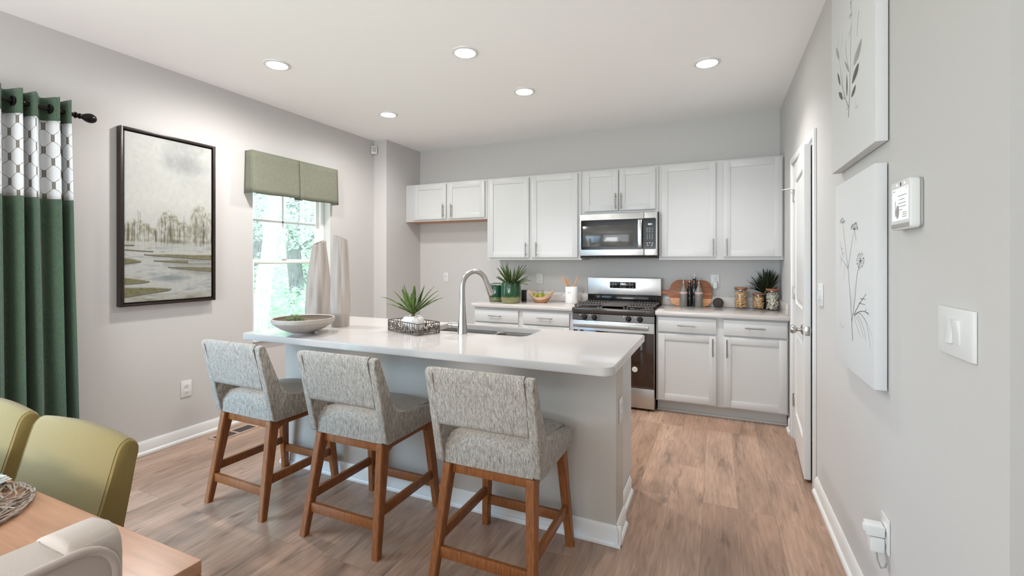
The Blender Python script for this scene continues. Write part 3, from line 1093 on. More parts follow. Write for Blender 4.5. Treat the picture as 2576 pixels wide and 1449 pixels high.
# ================================================================== MICROWAVE
t = thing('microwave_oven', 'stainless steel over the range microwave with black glass door', 'microwave', (.38, -.2, 1.395))
ym = -.40
obj('microwave_body', MB().box((.002, ym + .03, 1.400), (.760, -.004, 1.834), .003), M_BLACKENAMEL, t)
ff = obj('front_frame', MB().box((.002, ym, 1.413), (.636, ym + .029, 1.832), .005, 3), M_STEEL, t, label='steel door front')
f2 = obj('side_frame', MB().box((.638, ym, 1.413), (.760, ym + .029, 1.832), .005, 3), M_STEEL, t, label='steel front beside the controls')
obj('door_glass', MB().prism(rrect(.018, .6355, 1.474, 1.770, [.0, .012, .012, .0], 5), 'y', ym - .004, ym + .002), M_BLACKGLASS, ff, label='glossy black door glass')
M_MESH = mat('grey_mesh_window', (0.06, 0.058, 0.055), 0.12, coat=0.4)
obj('window', MB().box((.036, ym - .0050, 1.505), (.535, ym - .003, 1.712), .0005), M_MESH, ff, label='grey mesh window')
cpn = obj('control_panel', MB().prism(rrect(.6385, .748, 1.474, 1.772, [.012, .0, .0, .012], 5), 'y', ym - .004, ym + .002), M_BLACKGLASS, t, label='black control panel')
mb = MB()
add_text(mb, '12:11', .019, (.694, ym - .0046, 1.713), (1, 0, 0), (0, 0, 1))
obj('clock_digits', mb, M_LED, cpn, smooth=False)
marks = []
for r_, z in enumerate((1.673, 1.657, 1.640)):
    for c_, x in enumerate((.668, .691, .714)):
        marks.append((x, z, (.0085, .007, .0045)[c_], .0022))
for z in (1.616, 1.601, 1.587, 1.573):
    for x in (.668, .691, .714):
        marks.append((x, z, .003, .0035))
for (x, z) in ((.668, 1.532), (.691, 1.536), (.716, 1.532), (.672, 1.511), (.710, 1.511)):
    marks.append((x, z, .006, .005))
for (x, z, w_, h_) in marks:
    obj('button', MB().box((x - w_, ym - .0046, z - h_), (x + w_, ym - .0036, z + h_)), M_PRINT, cpn, smooth=False)
pts = []
for k in range(9):
    u = k / 8
    pts.append((.603 + .002 * math.sin(PI * u), ym - .022 - .016 * math.sin(PI * u), 1.484 + .275 * u))
mb = MB()
for a, b in zip(pts, pts[1:]):
    pass
prof = [(y - .010, z) for (_, y, z) in pts] + [(y + .004, z) for (_, y, z) in reversed(pts)]
mb.prism(prof, 'x', .585, .622, .003)
for z in (1.498, 1.735):
    mb.box((.592, ym - .03, z - .010), (.615, ym, z + .010), .002)
obj('handle', mb, M_STEEL, ff, label='curved steel bar handle')
mb = MB()
mb.tube([(.34 + .012 * math.cos(a), ym - .0005, 1.805 + .006 * math.sin(a)) for a in [2 * PI * k / 20 for k in range(20)]], .0009, 6, closed=True)
for k in range(5):
    mb.box((.330 + .005 * k, ym - .0012, 1.790), (.333 + .005 * k, ym, 1.795))
obj('emblem', mb, M_PRINT, ff, smooth=False)
mb = MB().box((.006, ym + .01, 1.390), (.756, -.02, 1.400), .001)
for k in range(12):
    mb.box((.05 + .055 * k, ym + .02, 1.387), (.09 + .055 * k, ym + .03, 1.391))
obj('vent_grille', mb, M_BLACK, t)

# ================================================================== ISLAND
t = thing('kitchen_island', 'grey panelled kitchen island base under the quartz top', 'kitchen island', (-.28, -2.4, 0))
IX0, IX1 = -1.398, .832
obj('knee_wall', MB().box((IX0, -2.72, 0), (IX1, -2.535, .8755), .001), M_ISL, t, label='grey front panel of the island')
obj('cabinet_body', MB().box((IX0 + .02, -2.535, .105), (.802, -2.115, .690)).box((IX0 + .02, -2.5345, .690), (-.53, -2.1155, .8755)).box((.29, -2.5345, .690), (.8018, -2.1155, .8755)), M_CAB, t, label='white cabinet side of the island')
obj('toe_kick', MB().box((IX0 + .03, -2.535, 0), (.800, -2.18, .106)), M_CAB, t)
mb = MB()
base_x(mb, -2.72, -1, IX0 - .026, IX1 + .026)
base_y(mb, IX1, 1, -2.7465, -2.535)
base_y(mb, IX0, -1, -2.7465, -2.535)
base_y(mb, .802, 1, -2.535, -2.18)
obj('baseboard', mb, M_TRIM, t, angle=25)
obj('top_trim', MB().box((IX0 - .008, -2.728, .852), (IX1 + .008, -2.60, .8752), .003), M_CAB, t)
for i, (a, b) in enumerate(((-1.37, -.66), (-.64, .28), (.30, .79))):
    d = obj('door', MB().box((a + .01, -2.115, .12), (b - .01, -2.095, .85), .002), M_CAB, t)
    obj('handle', MB().cyl((b - .05, -2.066, .66), (b - .05, -2.066, .80), .0055).cyl((b - .05, -2.095, .69), (b - .05, -2.066, .69), .0045).cyl((b - .05, -2.095, .77), (b - .05, -2.066, .77), .0045), M_DKSTEEL, d)

# countertop with the sink cut-out
bm = bmesh.new()
outer = rrect(-1.436, .877, -3.02, -2.072, [.012, .012, .045, .05], 8)
SX0, SX1, SY0, SY1 = -.485, .238, -2.428, -2.106
inner = rrect(SX0, SX1, SY0, SY1, .045, 6)


def loop(bm_, pts, z):
    vs = [bm_.verts.new((x, y, z)) for x, y in pts]
    return vs, [bm_.edges.new((vs[i], vs[(i + 1) % len(vs)])) for i in range(len(vs))]


zt, zb = .914, .876
_, e0 = loop(bm, outer, zt)
_, e1 = loop(bm, inner, zt)
r = bmesh.ops.triangle_fill(bm, edges=e0 + e1, use_beauty=True)
ext = bmesh.ops.extrude_face_region(bm, geom=bm.faces[:])
for v in [g_ for g_ in ext['geom'] if isinstance(g_, bmesh.types.BMVert)]:
    v.co.z = zb
bmesh.ops.recalc_face_normals(bm, faces=bm.faces[:])
ed = [e for e in bm.edges if len(e.link_faces) == 2 and abs(e.verts[0].co.z - e.verts[1].co.z) < 1e-6 and e.calc_face_angle(0) > 1.2]
bmesh.ops.bevel(bm, geom=ed, offset=.004, segments=2, affect='EDGES')
mb = MB()
mb.bm = bm
o = obj('island_countertop', mb, M_QUARTZ, angle=35)
tag(o, 'large white quartz island top with rounded corners and sink cut-out', 'countertop')

t = thing('kitchen_sink', 'undermounted double bowl steel sink in the island top', 'sink', (-.12, -2.27, .66))


def bowl(x0, x1, y0, y1, top, bot, fl, rad=.05):
    mb = MB()
    loops = [(rrect(x0 - fl, x1 + fl, y0 - fl, y1 + fl, rad + fl, 6), top), (rrect(x0, x1, y0, y1, rad, 6), top), (rrect(x0 + .003, x1 - .003, y0 + .003, y1 - .003, rad, 6), top - .012),
             (rrect(x0 + .008, x1 - .008, y0 + .008, y1 - .008, rad, 6), bot + .03), (rrect(x0 + .03, x1 - .03, y0 + .03, y1 - .03, rad, 6), bot)]
    rows = [[mb.bm.verts.new((x, y, z)) for x, y in p] for p, z in loops]
    for a, b in zip(rows, rows[1:]):
        for k in range(len(a)):
            j = (k + 1) % len(a)
            mb.bm.faces.new((a[k], a[j], b[j], b[k]))
    mb.bm.faces.new(rows[-1])
    return mb


for (a, b, lb) in ((SX0 + .004, -.088, 'left bowl'), (-.058, SX1 - .004, 'right bowl')):
    bo = obj('sink_bowl', bowl(a, b, SY0 + .004, SY1 - .004, .8755, .685, .012), M_SINK, t)
    so = bo.modifiers.new('thickness', 'SOLIDIFY')
    so.thickness = .0015
    so.offset = 1
    obj('drain', MB().lathe([(.045, .686), (.045, .690), (.03, .689), (.028, .687), (0, .687)], ((a + b) / 2, -2.26, 0), 24), M_CHROME, bo)

# faucet
fx, fy = -.165, -2.466
t = thing('kitchen_faucet', 'brushed nickel gooseneck faucet with pull down spray head', 'faucet', (fx, fy, .914))
obj('faucet_body', MB().lathe([(.031, .9142), (.0305, .920), (.027, .97), (.0215, 1.04), (.0185, 1.10), (.0165, 1.105), (.0165, 1.112)], (fx, fy, 0), 32), M_CHROME, t)
dxy = Vector((.366, .9306, 0))
R_ = .100
pts = [Vector((fx, fy, 1.108)), Vector((fx, fy, 1.15)), Vector((fx, fy, 1.195))]
cz_ = 1.197
for k in range(0, 15):
    a = PI - math.radians(158) * k / 14
    pts.append(Vector((fx, fy, cz_)) + dxy * (R_ + R_ * math.cos(a)) + Vector((0, 0, R_ * math.sin(a))))
obj('neck', MB().tube(pts, .0162, 18), M_CHROME, t)
d_ = (pts[-1] - pts[-2]).normalized()
e0_ = pts[-1]
sh = obj('spray_head', MB().tube([e0_ - d_ * .002, e0_ + d_ * .004, e0_ + d_ * .03, e0_ + d_ * .075, e0_ + d_ * .10, e0_ + d_ * .103], [.0165, .0175, .018, .0215, .0235, .021], 20), M_CHROME, t)
fr = Vector((dxy.y, -dxy.x, 0))
pb = e0_ + d_ * .055 + dxy * .013 + fr * .010
obj('spray_button', MB().sphere(pb, .012, 2, (.8, .8, 2.2)), M_DARKSLOT, sh)
hz_ = .963
obj('handle', MB().tube([(fx - .015, fy, hz_), (fx - .066, fy - .004, hz_ + .001)], [.0165, .0165], 20).tube([(fx - .069, fy - .004, hz_ + .001), (fx - .092, fy - .006, hz_ + .002)], [.0155, .0145], 20), M_CHROME, t, label='side lever handle')

# ================================================================== PLANTS AND DECOR
def blade(mb, base, d, L, w, droop, rng, fold=.25, n=7, taper=.35):
    """one strap leaf: base point, start direction, length, width, droop"""
    bm = mb.bm
    d = Vector(d).normalized()
    hz = Vector((d.x, d.y, 0))
    hz = hz.normalized() if hz.length > 1e-4 else Vector((1, 0, 0))
    side = Vector((0, 0, 1)).cross(hz).normalized()
    p = Vector(base)
    rows = []
    cur = d.copy()
    for i in range(n + 1):
        u = i / n
        ww = w * (taper + (1 - taper) * min(1, u * 2.4)) * (1 - max(0, (u - .45) / .55) ** 1.6)
        nrm = side.cross(cur).normalized()
        if i == n:
            rows.append([bm.verts.new(p)])
        else:
            rows.append([bm.verts.new(p + side * ww / 2 + nrm * ww * fold), bm.verts.new(p), bm.verts.new(p - side * ww / 2 + nrm * ww * fold)])
        p = p + cur * (L / n)
        cur = (cur + Vector((hz.x * .35 * droop, hz.y * .35 * droop, -droop)) * (1.0 / n) * (0.6 + u)).normalized()
    for a, b in zip(rows, rows[1:]):
        if len(b) == 3:
            bm.faces.new((a[0], a[1], b[1], b[0]))
            bm.faces.new((a[1], a[2], b[2], b[1]))
        else:
            bm.faces.new((a[0], a[1], b[0]))
            bm.faces.new((a[1], a[2], b[0]))


def solid(o, th):
    m_ = o.modifiers.new('thickness', 'SOLIDIFY')
    m_.thickness = th
    return o


# --- yucca in the wire tray on the island
px, py = -.487, -2.530
t = thing('potted_plant', 'small yucca in white stone pot standing in wire tray on island', 'potted plant', (px, py, .9215))
mb = MB().lathe([(.050, .9215), (.060, .930), (.069, .95), (.070, .985), (.064, 1.000), (.050, 1.012), (.046, 1.010), (.044, 1.0), (0, .998)], (px, py, 0), 12)
obj('pot', mb, M_POTWHITE, t, angle=25)
mb = MB()
for _ in range(70):
    a, q = R.uniform(0, 2 * PI), .046 * math.sqrt(R.random())
    mb.sphere((px + q * math.cos(a), py + q * math.sin(a), 1.005 + R.uniform(0, .008)), R.uniform(.004, .0075), 1, (1, 1, .7))
o = obj('pebbles', mb, M_PEBBLE, t)
o['kind'] = 'stuff'
obj('stem', MB().tube([(px, py, 1.0), (px, py, 1.035)], [.012, .010], 10), M_STEM, t)
mb = MB()
rng = random.Random(4)
# leaves: (azimuth deg in world, elevation, length, droop)
# image right is (cos a, sin a) of the camera frame, about 24 degrees
for az, el, L_, dr in ((204, 44, .225, .55), (215, 36, .17, .45), (196, 58, .19, .35), (180, 66, .19, .2), (250, 70, .19, .15), (120, 74, .20, .15), (60, 72, .19, .2), (30, 62, .215, .35),
                       (22, 54, .215, .4), (18, 40, .215, .4), (34, 44, .19, .25), (300, 62, .17, .3), (150, 60, .18, .3), (90, 62, .19, .3), (270, 58, .15, .3), (0, 70, .19, .2), (225, 76, .20, .1), (330, 50, .15, .4)):
    a = math.radians(az)
    e = math.radians(el)
    blade(mb, (px + .006 * math.cos(a), py + .006 * math.sin(a), 1.028), (math.cos(a) * math.cos(e), math.sin(a) * math.cos(e), math.sin(e)), L_ * 1.02, .030, dr * 1.35, rng, taper=.25)
solid(obj('leaves', mb, M_LEAF, t), .0012)

# --- wire tray
ca, sa = (-.663, -2.555), None
A = Vector((-.663, -2.555, 0))
B = Vector((-.350, -2.671, 0))
Cc = Vector((-.350, -2.50, 0))
ux = (B - A).normalized()
uy = Vector((-ux.y, ux.x, 0))
lx, ly = (B - A).length, .158
t = thing('wire_tray', 'rectangular bronze wire tray of tangled metal strips on island', 'tray', (A.x, A.y, .914))
Z0, Z1 = .918, .984


def tp(u, v, z):
    q = A + ux * u + uy * v
    return (q.x, q.y, z)


mb = MB()
for z in (Z0, Z1):
    mb.tube([tp(0, 0, z), tp(lx, 0, z), tp(lx, ly, z), tp(0, ly, z)], .0028, 6, closed=True)
for (u, v) in ((0, 0), (lx, 0), (lx, ly), (0, ly)):
    mb.tube([tp(u, v, Z0), tp(u, v, Z1)], .0032, 6)
obj('rim', mb, M_WIRE, t)
for side in range(4):
    mb = MB()
    n_ = lx if side % 2 == 0 else ly
    f_ = [lambda s_, z: tp(s_, 0, z), lambda s_, z: tp(lx, s_, z), lambda s_, z: tp(s_, ly, z), lambda s_, z: tp(0, s_, z)][side]
    k_ = int(n_ / .024)
    for i in range(k_):
        s_ = n_ * (i + .5) / k_
        mb.tube([f_(s_, Z0), f_(min(n_, max(0, s_ + R.uniform(-.006, .006))), (Z0 + Z1) / 2), f_(s_, Z1)], .0023, 5)
        q = [f_(min(n_, max(0, s_ + R.uniform(-.024, .024))), R.uniform(Z0, Z0 + .85 * (Z1 - Z0))) for _ in range(4)]
        mb.tube(q, .0023, 5)
    for i in range(k_):
        s_ = n_ * R.random()
        mb.tube([f_(min(n_, max(0, s_ + .011 * math.cos(a))), Z0 + .024 + .5 * R.uniform(0, Z1 - Z0 - .03) * .7 + .011 * math.sin(a)) for a in (0, 1.2, 2.4, 3.6, 4.8)], .0021, 5)
    obj('side_lattice', mb, M_WIRE, t)
mb = MB()
for i in range(20):
    u, v = R.uniform(.02, lx - .02), R.uniform(.02, ly - .02)
    a = R.uniform(0, 2 * PI)
    q = [tp(min(lx, max(0, u + .035 * k * math.cos(a) + R.uniform(-.01, .01))), min(ly, max(0, v + .035 * k * math.sin(a) + R.uniform(-.01, .01))), Z0 + R.uniform(-.0015, .0015)) for k in (-1, 0, 1)]
    mb.tube(q, .0023, 5)
obj('base_lattice', mb, M_WIRE, t)

# --- big shallow bowl with moss
bx, by = -1.068, -2.862
t = thing('shallow_bowl', 'wide shallow stone coloured bowl holding moss on the island end', 'bowl', (bx, by, .914))
RB = .181
prof = [(0, .914), (.062, .914), (.064, .921), (.082, .927), (.128, .947), (.165, .972), (RB - .003, .985), (RB - .001, .987), (RB + .001, .995), (RB, 1.010), (RB - .004, 1.012), (RB - .010, 1.008)]
obj('bowl_body', MB().lathe(prof, (bx, by, 0), 64, caps=False), M_CERAMIC, t, angle=30)
obj('glazed_interior', MB().lathe([(RB - .0095, 1.0085), (RB - .014, .992), (.150, .976), (.11, .955), (.06, .944), (0, .942)], (bx, by, 0), 64, caps=False), M_BOWLIN, t, label='glossy taupe glaze inside the bowl')
mb = MB()
rng = random.Random(9)
for i in range(520):
    a, q = rng.uniform(0, 2 * PI), .075 * math.sqrt(rng.random())
    c = Vector((bx - .052 + q * math.cos(a), by - .020 + q * math.sin(a) * .8, .975 + rng.uniform(0, .055) * (1 - (q / .075) ** 2)))
    dd = Vector((rng.gauss(0, 1), rng.gauss(0, 1), rng.gauss(.2, .6))).normalized() * .013
    mb.tube([c - dd, c + Vector((rng.uniform(-.004, .004), 0, .003)), c + dd], [.0012, .0016, .0008], 4)
o = obj('moss', mb, M_MOSS, None)
tag(o, 'clump of dried grey green moss inside the shallow bowl', 'moss', kind='stuff')

# --- two tall vases
def vase(name_label, x, y, h, r_base, r_mid, r_top, seed, lean=(0, 0)):
    rng = random.Random(seed)
    t = thing('tall_vase', name_label, 'vase', (x, y, .914), 'tall stone vases')
    mb = MB()
    seg, nz = 72, 30
    ph = [rng.uniform(0, 2 * PI) for _ in range(3)]
    tw = rng.choice((-1, 1)) * .9

    def ring(u, k):
        r_ = (r_base + (r_mid - r_base) * math.sin(min(1, u / .35) * PI / 2)) if u < .35 else r_mid + (r_top - r_mid) * ((u - .35) / .65) ** 1.1
        row = []
        for i in range(seg):
            a = 2 * PI * i / seg
            cr = 0
            for j, m_ in enumerate((3, 4)):
                sw = tw * (1 if j == 0 else -1.2)
                v = math.sin(m_ * a + ph[j] + sw * u * 2.2)
                cr += (.085 if j == 0 else .05) * (2 * abs(v) - 1.0)
            q = r_ * (1 + cr * min(1, .35 + u * 3)) - (0 if k == 0 else .006)
            zz = .914 + h * u
            if u > .985:
                zz += .018 * math.cos(a - ph[2])
            row.append(mb.bm.verts.new((x + lean[0] * u + q * math.cos(a), y + lean[1] * u + q * math.sin(a), zz)))
        return row
    rows = [ring(i / nz, 0) for i in range(nz + 1)]
    inner_rows = [ring(1 - i * .1 / 3, 1) for i in range(4)]
    for a, b in list(zip(rows, rows[1:])) + [(rows[-1], inner_rows[0])] + list(zip(inner_rows, inner_rows[1:])):
        for i in range(seg):
            j = (i + 1) % seg
            mb.bm.faces.new((a[i], a[j], b[j], b[i]))
    mb.bm.faces.new(list(reversed(rows[0])))
    mb.bm.faces.new(inner_rows[-1])
    obj('vase_body', mb, M_CERAMIC, t, angle=24)


vase('taller pale ribbed vase on the island, the right one of the pair', -1.080, -2.545, .612, .057, .060, .040, 21)
vase('shorter pale ribbed vase in front of the window, the left one of the pair', -1.335, -2.50, .580, .082, .083, .042, 26, (.012, 0))

# --- back counter, left of stove
def pot(name, label, x, y, h, r, m, group=None):
    t = thing(name, label, 'plant pot', (x, y, .914), group)
    prof = [(r * .80, .914), (r * .90, .920), (r * .985, .95), (r, .914 + h * .5), (r * .975, .914 + h * .85), (r * .90, .914 + h * .97), (r * .885, .914 + h), (r * .84, .914 + h), (r * .83, .914 + h * .9), (0, .914 + h * .88)]
    obj('pot', MB().lathe(prof, (x, y, 0), 40), m, t, angle=35)
    return t


G1 = two_glaze_mat('big_pot_glaze', .990, (0.010, 0.058, 0.022), (0.21, 0.20, 0.085))
G2 = two_glaze_mat('small_pot_glaze', .972, (0.008, 0.055, 0.030), (0.15, 0.16, 0.07))
bpx, bpy_ = -.728, -.475
t = pot('potted_plant', 'aloe in the larger green and tan glazed pot, nearest the fruit bowl', bpx, bpy_, .222, .108, G1)
t['category'] = 'potted plant'
mb = MB()
rng = random.Random(12)
for i in range(54):
    a = i * 2.39996 + rng.uniform(-.2, .2)
    e = math.radians(8 + 74 * rng.random())
    L_ = rng.uniform(.12, .20) * (1.0 + .28 * math.sin(e))
    q = .075 * (1 - .7 * math.sin(e))
    blade(mb, (bpx + q * math.cos(a), bpy_ + q * math.sin(a), 1.118), (math.cos(a) * math.cos(e), math.sin(a) * math.cos(e), math.sin(e)), L_, .022, .25 + .35 * math.cos(e), rng, fold=.3, n=6, taper=.8)
solid(obj('leaves', mb, M_LEAFA, t), .004)
pot('planter', 'smaller empty green and tan glazed pot behind the larger one', -.955, -.365, .178, .086, G2)
o = obj('speaker_box', MB().box((-.700, -.262, .914), (-.652, -.215, 1.040), .003), M_BLACK)
tag(o, 'small upright black box half hidden behind the larger green pot', 'box')

# fruit bowl: boat shaped
cx, cy = -.452, -.300
dirx = Vector((1, 0, 0))
t = thing('wooden_bowl', 'boat shaped two tone wooden fruit bowl on the left counter', 'bowl', (cx, cy, .914))


def boat(f0, f1, th, seg=48):
    """surface bands of the boat bowl between height fractions f0..f1"""
    mb = MB()
    rows = []
    n_ = 7

    def P(f, a, inset):
        rx = .060 + (.150 - .060) * f ** .75 - inset
        ry = .048 + (.088 - .048) * f ** .75 - inset
        zz = .914 + f * (.062 + .070 * abs(math.cos(a)) ** 2.2)
        return (cx + rx * math.cos(a), cy + ry * math.sin(a), zz)
    for k in range(n_ + 1):
        f = f0 + (f1 - f0) * k / n_
        rows.append([mb.bm.verts.new(P(f, 2 * PI * i / seg, 0)) for i in range(seg)])
    for k in range(n_ + 1):
        f = f1 - (f1 - max(f0, .12)) * k / n_
        rows.append([mb.bm.verts.new(P(f, 2 * PI * i / seg, th)) for i in range(seg)])
    rows.append(rows[0])
    for a, b in zip(rows[:-1], rows[1:]):
        for i in range(seg):
            j = (i + 1) % seg
            try:
                mb.bm.faces.new((a[i], a[j], b[j], b[i]))
            except ValueError:
                pass
    if f0 == 0:
        mb.bm.faces.new(list(reversed(rows[0])))
    return mb


obj('bowl_base', boat(0, .52, .010), M_BWOODD, t, label='darker tan wood lower half')
obj('bowl_rim', boat(.52, 1.0, .010), M_BWOOD, t, label='pale wood upper half')
fruit_lab = ['green pear at the left end of the wooden bowl', 'green pear in the middle front of the wooden bowl', 'green pear at the right of the wooden bowl', 'green pear at the back of the wooden bowl']
for i, (ox, oy, rz, tilt) in enumerate(((-.060, -.004, 2.6, 1.15), (.004, -.030, 3.6, .75), (.062, -.002, .4, 1.2), (.000, .032, 1.5, .6))):
    base = Vector((cx + ox, cy + oy, .972))
    t = thing('pear', fruit_lab[i], 'pear', base, 'pears in the wooden bowl')
    rm = Matrix.Translation(base) @ Matrix.Rotation(rz, 4, 'Z') @ Matrix.Rotation(tilt * .6, 4, 'Y')
    mb = MB().lathe([(0, -.034), (.018, -.031), (.031, -.016), (.033, 0), (.027, .020), (.017, .038), (.011, .050), (0, .054)], (0, 0, 0), 20)
    for v in mb.bm.verts:
        v.co = rm @ v.co
    obj('flesh', mb, M_PEAR, t)
    mb = MB().tube([(0, 0, .052), (.002, 0, .064), (.010, 0, .076)], [.0022, .0018, .0022], 6)
    for v in mb.bm.verts:
        v.co = rm @ v.co
    obj('stem', mb, M_STEM, t)

# utensil crock
ux_, uy_ = -.138, -.211
t = thing('utensil_crock', 'ribbed white ceramic crock left of the stove', 'crock', (ux_, uy_, .914))
mb = MB()
seg = 96
rows = []
for z, ins in ((.914, 0), (.917, .002), (1.086, .002), (1.0885, 0), (1.0885, -.005), (.93, -.005)):
    row = []
    for i in range(seg):
        a = 2 * PI * i / seg
        rr = .0635 + ins + (.0012 * math.cos(a * 24) if ins == .002 else 0)
        row.append(mb.bm.verts.new((ux_ + rr * math.cos(a), uy_ + rr * math.sin(a), z)))
    rows.append(row)
for a, b in zip(rows, rows[1:]):
    for i in range(seg):
        j = (i + 1) % seg
        mb.bm.faces.new((a[i], a[j], b[j], b[i]))
mb.bm.faces.new(list(reversed(rows[0])))
mb.bm.faces.new(rows[-1])
cb = obj('crock_body', mb, M_POTWHITE, t, angle=50)
mb = MB()
dcam = Vector((1.27 - ux_, -4.93 - uy_, 0)).normalized()
rt_ = Vector((-dcam.y, dcam.x, 0))
a0 = math.atan2(dcam.y, dcam.x) - .30


def on_crock(s_, z, r_=.0672):
    a = a0 + s_ / .0655
    return (ux_ + r_ * math.cos(a), uy_ + r_ * math.sin(a), z)


def dash(s0, s1, z0, z1):
    q = [on_crock(s0, z0), on_crock(s1, z0), on_crock(s1, z1), on_crock(s0, z1)]
    mb.quad(*q)


dash(-.020, -.014, 1.018, 1.036)
for s0, kind in ((-.009, 'c'), (-.001, 'o'), (.007, 'f'), (.014, 'l')):
    dash(s0, s0 + .0011, 1.018, 1.034)
    if kind in 'oc':
        dash(s0, s0 + .005, 1.018, 1.0192)
    if kind in 'of':
        dash(s0, s0 + .005, 1.0328, 1.034)
    if kind == 'o':
        dash(s0 + .0045, s0 + .0056, 1.018, 1.034)
    if kind == 'f':
        dash(s0, s0 + .004, 1.0255, 1.0267)
obj('lettering', mb, M_INK, cb, smooth=False)
ulabels = ['wooden utensil leaning furthest left in the white crock', 'wooden utensil second from left in the white crock', 'wooden utensil third from left in the white crock', 'wooden utensil leaning to the right in the white crock']
for i, (tx, bx2, yy, zt_) in enumerate(((-.098, .02, -.012, 1.192), (-.078, .025, .012, 1.182), (-.052, .02, .02, 1.180), (.068, -.03, .0, 1.200))):
    rxa = Vector((.91, .41, 0))
    p0 = Vector((ux_, uy_ + yy, .936)) + rxa * bx2
    p1 = Vector((ux_, uy_ + yy, zt_)) + rxa * tx
    mb = MB().tube([p0, p0.lerp(p1, .55), p0.lerp(p1, .8), p1], [.006, .0065, .0085, .0075], 10, flat=.6)
    tag(obj('wooden_utensil', mb, M_UTWOOD), ulabels[i], 'utensil', 'wooden utensils in the crock')

# --- back counter, right of stove: board, bottles, speaker, jars, plant
t = thing('cutting_board', 'two tone wooden paddle board leaning on the backsplash', 'cutting board', (1.04, -.045, .914))
tl = math.radians(6)


def lean(mb, y0=-.060):
    for v in mb.bm.verts:
        z = v.co.z - .9145
        y = v.co.y
        v.co.y = y0 + y * math.cos(tl) + z * math.sin(tl)
        v.co.z = .9145 + z * math.cos(tl) - y * math.sin(tl) * .2
    return mb


bx0, bx1, bz0, bz1 = .842, 1.232, .9145, 1.172
zs = .992
up_poly = [(x, z) for x, z in rrect(bx0, bx1, bz0, bz1, .095, 10) if z >= zs]
right_top = [(bx1, zs)] + [(x, z) for x, z in rrect(bx0, bx1, bz0, bz1, .095, 10) if z > zs + .01]
# order: start right side bottom, up over the top, down to the left side, then the handle
pts_ = sorted([], key=lambda p: 0)
arc_r = [(bx1 - .095 + .095 * math.cos(a), bz1 - .095 + .095 * math.sin(a)) for a in [PI / 2 * k / 10 for k in range(11)]]
arc_l = [(bx0 + .095 + .095 * math.cos(a), bz1 - .095 + .095 * math.sin(a)) for a in [PI / 2 + (PI / 2 - .28) * k / 10 for k in range(11)]]
handle = [(.835, 1.072), (.810, 1.064), (.775, 1.066), (.752, 1.071), (.742, 1.062), (.740, 1.046), (.742, 1.030), (.752, 1.020), (.775, 1.024), (.808, 1.022), (.832, 1.008)]
poly = [(bx1, zs)] + arc_r + arc_l + handle + [(bx0, zs)]
obj('board_top', lean(MB().prism(poly, 'y', -.009, .009, .002, 2)), M_CUTD, t, label='darker red brown wood with the handle')
low = [(bx0, zs - .0002)] + [(bx0 + .075 + .075 * math.cos(a), bz0 + .075 + .075 * math.sin(a)) for a in [PI + PI / 2 * k / 8 for k in range(9)]] + [(bx1 - .075 + .075 * math.cos(a), bz0 + .075 + .075 * math.sin(a)) for a in [-PI / 2 + PI / 2 * k / 8 for k in range(9)]] + [(bx1, zs - .0002)]
obj('board_strip', lean(MB().prism(low, 'y', -.009, .009, .002, 2)), M_CUTL, t, label='paler wood strip along the lower edge')
obj('hang_cord', MB().tube([(.752, -.075, 1.048), (.755, -.082, 1.02), (.748, -.090, .985), (.772, -.10, .945), (.785, -.11, .9165)], .0016, 6), M_STEM, t)


def bottle(label, x, y, h, r, neck, m, spout, lab=False, group='oil bottles by the cutting board'):
    t = thing('oil_bottle', label, 'bottle', (x, y, .914), group)
    prof = [(r * .92, .914), (r, .918), (r, .914 + h * .58), (r * .97, .914 + h * .63), (r * .88, .914 + h * .69), (r * .70, .914 + h * .76), (r * .50, .914 + h * .82), (neck * 1.1, .914 + h * .89), (neck, .914 + h * .93), (neck, .914 + h * .985), (neck * 1.15, .914 + h), (0, .914 + h)]
    obj('glass_body', MB().lathe(prof, (x, y, 0), 32), m, t)
    z = .914 + h
    sp_ = obj('pour_spout', MB().lathe([(neck * .9, z), (neck * .9, z + .008), (.004, z + .016), (.0035, z + spout), (0, z + spout)], (x, y, 0), 14), M_CHROME, t)
    obj('stopper', MB().tube([(x + .004, y, z + spout - .006), (x - .004, y, z + spout + .003)], .0035, 8), M_CHROME, sp_)
    if lab:
        obj('label_band', MB().lathe([(r + .0004, .914 + h * .545), (r + .0008, .914 + h * .55), (r + .0008, .914 + h * .625), (r + .0002, .914 + h * .63)], (x, y, 0), 32, caps=False), M_LABELPINK, t, label='dusty pink label band')


bottle('grey frosted oil bottle with pink band, the left one', .977, -.134, .232, .036, .012, M_BOTGREY, .052, True)
bottle('grey frosted oil bottle with pink band, the right one', 1.116, -.118, .232, .037, .012, M_BOTGREY, .052, True)
bottle('slim near black bottle behind the left grey bottle', 1.030, -.097, .236, .024, .011, M_BOTDARK, .050)
bottle('tallest near black bottle behind the right grey bottle', 1.074, -.103, .276, .027, .015, M_BOTDARK, .062)

t = thing('smart_speaker', 'small round dark brown fabric speaker on the right counter', 'speaker', (1.287, -.080, .914))
mb = MB()
rot_s = Matrix.Rotation(math.radians(-3), 3, 'Z')
mb.lathe([(0, -.022), (.036, -.0215), (.045, -.017), (.049, -.006), (.049, .006), (.044, .018), (.034, .022), (0, .022)], (0, 0, 0), 36, 'y')
for v in mb.bm.verts:
    v.co = rot_s @ v.co
    v.co.z = max(v.co.z, -.0415)
    v.co += Vector((1.287, -.080, .9165 + .0405))
obj('fabric_body', mb, M_SPK, t)
obj('foot', MB().lathe([(.02, .914), (.022, .9168), (0, .917)], (1.287, -.08, 0), 20), M_BLACK, t)


